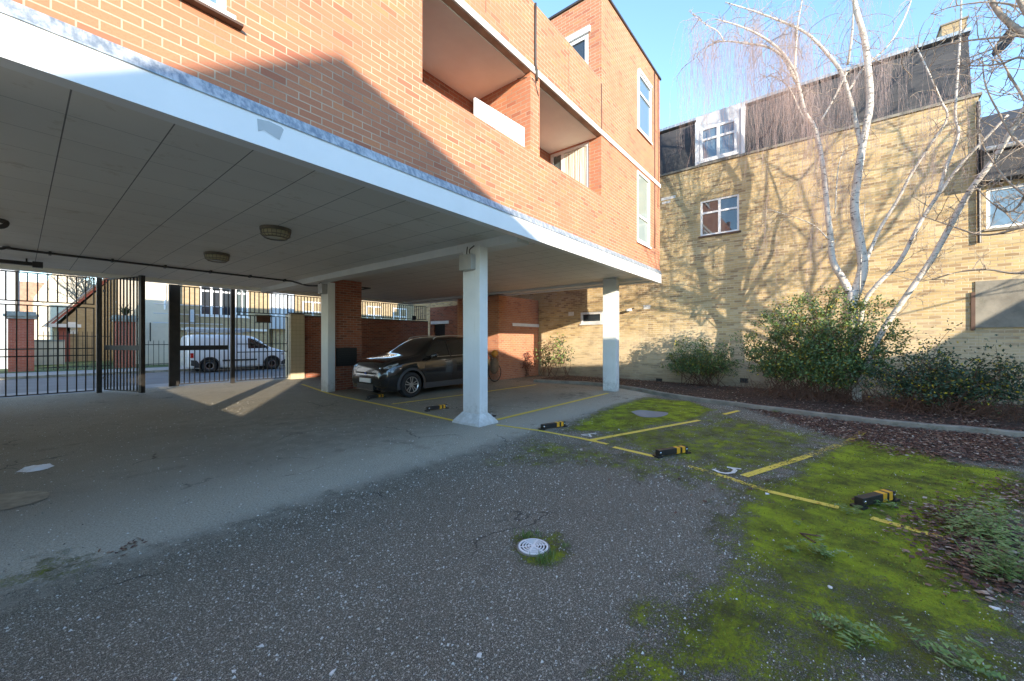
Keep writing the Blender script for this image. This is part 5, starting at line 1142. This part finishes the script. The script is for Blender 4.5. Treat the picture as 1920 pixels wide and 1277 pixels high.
tuft(G(1062, 1024), .04, 30, .03, 'small grass tuft at far right of the drain')
# ------------------------------------------------------------------ small litter on the ground
p = G(68, 880); mb = MB(); n = 26; vs = [(p.x, p.y, .03)]
for r_i, rr in enumerate((.05, .10, .135)):
    for k in range(n): a = 2*math.pi*k/n; vs.append((p.x+rr*math.cos(a)*(1+.18*math.sin(3*a)+rng.normal()*.05), p.y+rr*.75*math.sin(a)*(1+rng.normal()*.06), (.035, .028, .004)[r_i]+rng.uniform(0, .018)*(r_i < 2)))
fs = [(0, 1+k, 1+(k+1) % n) for k in range(n)]+[(1+r*n+k, 1+(r+1)*n+k, 1+(r+1)*n+(k+1) % n, 1+r*n+(k+1) % n) for r in range(2) for k in range(n)]
tag(mb.add(vs, fs).build('crumpled_paper', 'board', smooth=False), 'crumpled white paper lying on the asphalt at far left', 'litter')
def chip(px, py, s, label, m='board', name='paper_scrap', flat=.5):
    p = G(px, py); mb = MB(); k = 7; ang = sorted(rng.uniform(0, 6.28, k)); mb.prism([(p.x+s*math.cos(a)*rng.uniform(.6, 1), p.y+s*math.sin(a)*rng.uniform(.5, .9)) for a in ang], 'z', .002, .004+s*flat*.3)
    return tag(mb.build(name, m), label, 'litter')
chip(490, 1212, .02, 'pale chip of stone on the dark asphalt left of centre', 'band', 'stone_chip'); chip(627, 1262, .025, 'pale stone chip at the bottom edge', 'band', 'stone_chip'); chip(438, 1259, .014, 'small white stone chip near the bottom left', 'band', 'stone_chip')
chip(1437, 926, .03, 'white scrap beside the worn yellow line', 'board'); chip(1556, 1102, .022, 'beige scrap on the lower moss', 'band'); chip(1160, 805, .03, 'white scrap inside the bay marked 4', 'board'); chip(1675, 825, .05, 'white scrap among dead leaves', 'board'); chip(972, 1020, .02, 'cream pebble left of the drain grate', 'band', 'stone_chip')
chip(898, 1230, .02, 'pale scrap on the asphalt right of the stone chips', 'band'); chip(1865, 1140, .03, 'beige leaf at the lower right edge', 'band')
p = G(1500, 1002); tag(MB().tube([(p.x-.10, p.y-.10, .008), (p.x, p.y, .012), (p.x+.05, p.y-.13, .008)], .006, 6).build('stick', 'bark2'), 'thin fallen stick lying across the moss', 'stick')
p = G(230, 1027); pts_ = np.array([[p.x, p.y, .01]]*34)+rng.normal(size=(34, 3))*np.array((.06, .05, .006)); pts_[:, 2] = np.abs(pts_[:, 2]); tag(leaves_np('leaf_pile', 'litter', pts_, .035, flat=.7), 'little heap of dead leaves on the pale asphalt at left', 'leaf heap', kind='stuff')
p = G(1808, 773); pt_ = np.array([[12.6, PX(1808, 773, 12.6).y, .14]]*5)+rng.normal(size=(5, 3))*.04; tag(leaves_np('crisp_packet', 'red_l', pt_, .14, flat=.5, aspect=.8), 'small bright red wrapper under the right-hand shrub', 'litter')
# ------------------------------------------------------------------ street beyond the gates
YS = 28.9
def brick_pier(px, lab, plant=False):
    k = ray(px, 638); X = YS*k.x/k.y; t_ = thing('brick_pillar', lab, 'pillar', (X, YS, 0.1), 'red brick pillars across the street')
    MB().box(X-.38, X+.38, YS, YS+.76, .1, 2.55).build('shaft', 'pillarbrick', t_); MB().box(X-.46, X+.46, YS-.08, YS+.84, 2.55, 2.66).box(X-.52, X+.52, YS-.14, YS+.9, 2.66, 2.76).box(X-.44, X+.44, YS-.06, YS+.82, 2.76, 2.88).build('cap', 'stonecap', t_)
    return X
xa = brick_pier(40, 'red brick pillar with mossy stone cap at the far left'); xb = brick_pier(236, 'red brick pillar with a spiky plant on its cap')
tq = thing('spiky_plant', 'spiky plant growing on top of the right-hand brick pillar', 'plant', (xb, YS+.38, 2.88))
mb = MB()
for i in range(60):
    a = rng.uniform(0, 6.28); e = rng.uniform(.1, 1.4); L = rng.uniform(.5, .85); d = Vector((math.cos(a)*math.cos(e), math.sin(a)*math.cos(e), math.sin(e))); s_ = Vector((-d.y, d.x, 0)).normalized()*.03; o = Vector((xb, YS+.38, 2.9))
    mb.add([o-s_, o+s_, o+d*L*.5+s_, o+d*L*.5-s_, o+d*L+Vector((0,0,-.12))], [(0,1,2,3), (3,2,4)])
mb.build('leaves', 'palm', tq); MB().tube([(xb, YS+.38, 2.87), (xb, YS+.38, 3.0)], .07).build('stem', 'bark2', tq)
def fence(x0, x1, y, h, lab, sp=.16):
    t_ = thing('iron_fence', lab, 'fence', ((x0+x1)/2, y, .1), 'iron fences across the street'); MB().box(x0, x1, y-.02, y+.02, .22, .26).box(x0, x1, y-.02, y+.02, h-.2, h-.16).build('rails', 'blackm', t_)
    me0 = None; n = int((x1-x0)/sp)
    for i in range(n+1):
        if me0 is None: me0 = MB().add([(-.011,-.011,.1),(.011,-.011,.1),(.011,.011,.1),(-.011,.011,.1),(-.011,-.011,h),(.011,-.011,h),(.011,.011,h),(-.011,.011,h),(0,0,h+.09)], [(0,1,5,4),(1,2,6,5),(2,3,7,6),(3,0,4,7),(4,5,8),(5,6,8),(6,7,8),(7,4,8)]).build('bar', 'blackm', t_); o = me0
        else: o = me0.copy(); COL.objects.link(o)
        o.location = (x0+i*sp, y, 0)
fence(xa+.5, xb-.5, YS+.4, 1.95, 'black spiked fence between the two brick pillars'); fence(xb+.5, 7.2, YS+.4, 1.5, 'lower black fence in front of the cream wall', .22)
# buildings across the street
def flat(x, y, z): return (x, y, z)
b1 = thing('tall_house', 'tall pale grey rendered house at the far left across the street', 'building', (-6, 33, 0))
MB().box(-16, PY(37, 600, 32.5).x, 32.5, 40, .1, 13).build('wall', 'greyblue', b1); window(b1, 'x', 32.5, -1, -1.4, -.55, 4.6, 6.4, (.5,), (.5,), inset=-.02); MB().tube([(PY(37,600,32.4).x-.1, 32.42, .1), (PY(37,600,32.4).x-.1, 32.42, 12)], .06).build('drain_pipe', 'pipe', b1)
xE, xA = PY(105, 600, 40).x, PY(213, 600, 40).x
b2 = thing('gabled_house', 'yellow brick gabled house with red verge boards and small attic window', 'building', (xA, 42, 0))
zE, zA = 2.75, 6.3; xR = 2*xA-xE
mb = MB(); mb.prism([(xE+.25, .1), (xE+.25, zE), (xA, zA-.15), (xR-.25, zE), (xR-.25, .1)], 'y', 40, 52); mb.build('wall', 'yellow2', b2)
for s_, lab in ((-1, ''), (1, '')):
    x0 = xE if s_ < 0 else xR
    mb = MB(); mb.prism([(x0+s_*.3, zE-.35), (x0+s_*.3, zE-.15), (xA, zA+.12), (xA, zA-.12)], 'y', 39.85, 40.0); mb.build('verge_board', 'redtrim', b2)
    mb = MB(); mb.prism([(x0+s_*.35, zE-.14), (x0+s_*.35, zE-.05), (xA, zA+.25), (xA, zA+.13)], 'y', 39.7, 52); mb.build('roof', 'roof', b2)
MB().box(xE+.1, xE+.62, 39.93, 40.1, .1, zE-.3).build('corner_pier', 'redtrim', b2); MB().box(xE-.5, xE+1.1, 39.5, 39.84, zE-.32, zE-.1).build('eaves_board', 'winwhite', b2)
window(b2, 'x', 39.97, -1, xA+.15, xA+1.15, 4.35, 5.55, (.5,), (.5,), fw=.12, inset=-.03)
MB().box(xA-2.2, xA-1.75, 39.93, 40.02, 2.0, 2.8).build('notice_board', 'board', b2)
b3 = thing('gabled_house', 'distant pale house with tall chimney behind the black gate', 'building', (2, 75, 0))
q1, q2 = PY(90, 560, 70).x, PY(150, 560, 70).x
mb = MB(); mb.prism([(q1-1, .1), (q1-1, 6.5), ((q1+q2)/2, 11.2), (q2+2, 6.5), (q2+2, .1)], 'y', 70, 80); mb.build('wall', 'render', b3)
MB().box((q1+q2)/2-.2, (q1+q2)/2+2.2, 69.5, 71, 9.5, 14.2).build('chimney', 'yellow2', b3)
mb = MB(); mb.prism([(q1-14, .1), (q1-14, 8.6), (q1+2, 9.0), (q1+2, .1)], 'y', 78, 84); mb.build('roof', 'roof', b3); mb = MB(); mb.prism([(q2, .1), (q2, 9.6), (q2+14, 9.8), (q2+14, .1)], 'y', 82, 88); mb.build('roof', 'render', b3)
xc0, xc1 = PY(266, 600, 31).x, PY(334, 600, 31).x
b4 = thing('rendered_building', 'tall blank cream rendered gable wall across the street', 'building', ((xc0+xc1)/2, 33, 0))
MB().box(xc0, xc1, 31, 44, .1, 11).build('wall', 'render', b4); MB().tube([(xc0+1.0, 30.93, 3.4), (xc0+1.0, 30.93, 4.9)], .05).build('vent_pipe', 'winwhite', b4)
MB().tube([(xc0+.35, 30.9, 1.5), (xc0+.35, 30.9, 2.6)], .03).build('lamp_bracket', 'black', b4)
b5 = thing('school_building', 'pale brick building with tall white windows behind the van', 'building', (9, 33, 0))
X5a, X5b = xc1+.002, PY(505, 600, 31.5).x
hw = []
wl_ = [(PY(374, 600, 31.5).x, PY(436, 600, 31.5).x), (PY(441, 600, 31.5).x, PY(466, 600, 31.5).x)]
hh = [(a, b, 3.15, 6.4) for a, b in wl_]
wall('x', 31.5, -1, .3, X5a, X5b, .1, 10, hh).build('wall', 'yellow2', b5)
for i, (a, b, c_, d_) in enumerate(hh): window(b5, 'x', 31.5, -1, a, b, c_, d_, (.33, .66) if i == 0 else (.5,), (.5,), fw=.11, inset=.03, gm='glass' if i == 0 else 'glassg')
MB().box(X5a+.2, X5b-.2, 31.35, 31.49, 2.2, 2.35).build('string_course', 'band', b5)
for i in range(3): MB().tube([(X5a-1.2, 30.7-.1*i, 2.6+.55*i), (X5a+2.2, 30.7-.1*i, 2.6+.55*i)], .025).build('scaffold_pole', 'alloy', b5)
MB().box(PY(356,600,31.2).x, PY(366,600,31.2).x, 31.2, 31.45, 2.7, 3.5).build('meter_box', 'greyblue', b5)
b6 = thing('row_building', 'white panelled block with glazed stair bay beside the tiled pillar', 'building', (12, 33, 0))
X6 = PY(548, 600, 31.5).x
MB().box(X5b+.005, X6, 31.2, 42, 2.4, 10).build('panel_wall', 'greyblue', b6); MB().box(X5b+.3, X6-.2, 31.6, 41, .1, 2.4).build('wall', 'yellow2', b6)
for i in range(3):
    a = X5b+.25+i*(X6-X5b-.4)/3
    for z in (3.2, 5.4): window(b6, 'x', 31.2, -1, a, a+(X6-X5b)/3-.35, z, z+1.5, (), (.6,), fw=.08, inset=-.01, gm='glassb', sill=None)
b7 = thing('row_building', 'long pale brick terrace seen through the railings on the wall', 'building', (20, 33, 0))
MB().box(X6+.01, 44, 31.6, 42, .1, 7.2).build('wall', 'yellow2', b7); MB().box(X6+.01, 44, 31.4, 42.2, 7.2, 7.4).build('roof', 'roof', b7)
xx_ = X6+.8
while xx_ < 41:
    for z in (3.0, 5.3): window(b7, 'x', 31.6, -1, xx_, xx_+1.5, z, z+1.6, (.5,), (.5,), fw=.1, inset=-.02, gm='glassb')
    xx_ += 2.7
lw = thing('low_wall', 'low rendered wall with posts behind the spiked fence', 'wall', (1, 34, 0), None)
MB().box(xa+.3, xE+.2, 36, 36.3, .1, 1.5).build('wall', 'render', lw); MB().box(xa+.3, xE+.2, 35.95, 36.35, 1.5, 1.6).build('coping', 'stonecap', lw)
# bare far trees behind the houses
ft = thing('bare_tree', 'pale bare tree far behind the houses across the street', 'tree', (9, 66, 0))
m_ = MB(); xt = PY(163, 560, 62).x
m_.tube([(xt, 62, 0), (xt, 62, 5)], [.3, .2], 8)
for i in range(16): grow(m_, np.array((xt, 62, rng.uniform(3, 5.5))), np.array((rng.normal(), rng.normal(), 1.2)), rng.uniform(2.5, 4.5), .08, 3, .5, .25, minr=.02)
m_.build('branches', 'bark', ft)
# ------------------------------------------------------------------ houses behind the photographer (they throw the gable shadow)
h1 = thing('rendered_house', 'gabled pale rendered house across the yard that shades the car park', 'building', (-4, -16, 0))
mb = MB(); mb.prism([(-10.1, 0), (-10.1, 6.85), (-7.58, 8.47), (-4.09, 7.25), (8.0, 3.72), (8.4, 3.70), (8.4, 0)], 'y', -12, -20); mb.build('wall', 'render', h1)
h2 = thing('rendered_house', 'second rendered house across the yard with rising roofline', 'building', (12, -16, 0))
mb = MB(); mb.prism([(8.45, 0), (8.45, 3.75), (14.5, 9.3), (22, 9.3), (22, 0)], 'y', -12, -19); mb.build('wall', 'render', h2)
lw2 = thing('sun_block_wall', 'unseen rendered wall added at the left to block the sun', 'wall', (-1.8, 5, 0))
MB().box(-1.95, -1.7, 0, 15.5, 0, 1.75).build('wall', 'render', lw2); MB().box(-1.98, -1.67, -.02, 15.52, 1.75, 1.81).build('coping', 'concrete', lw2)  # out-of-view wall added to cut off the sun patch on its left
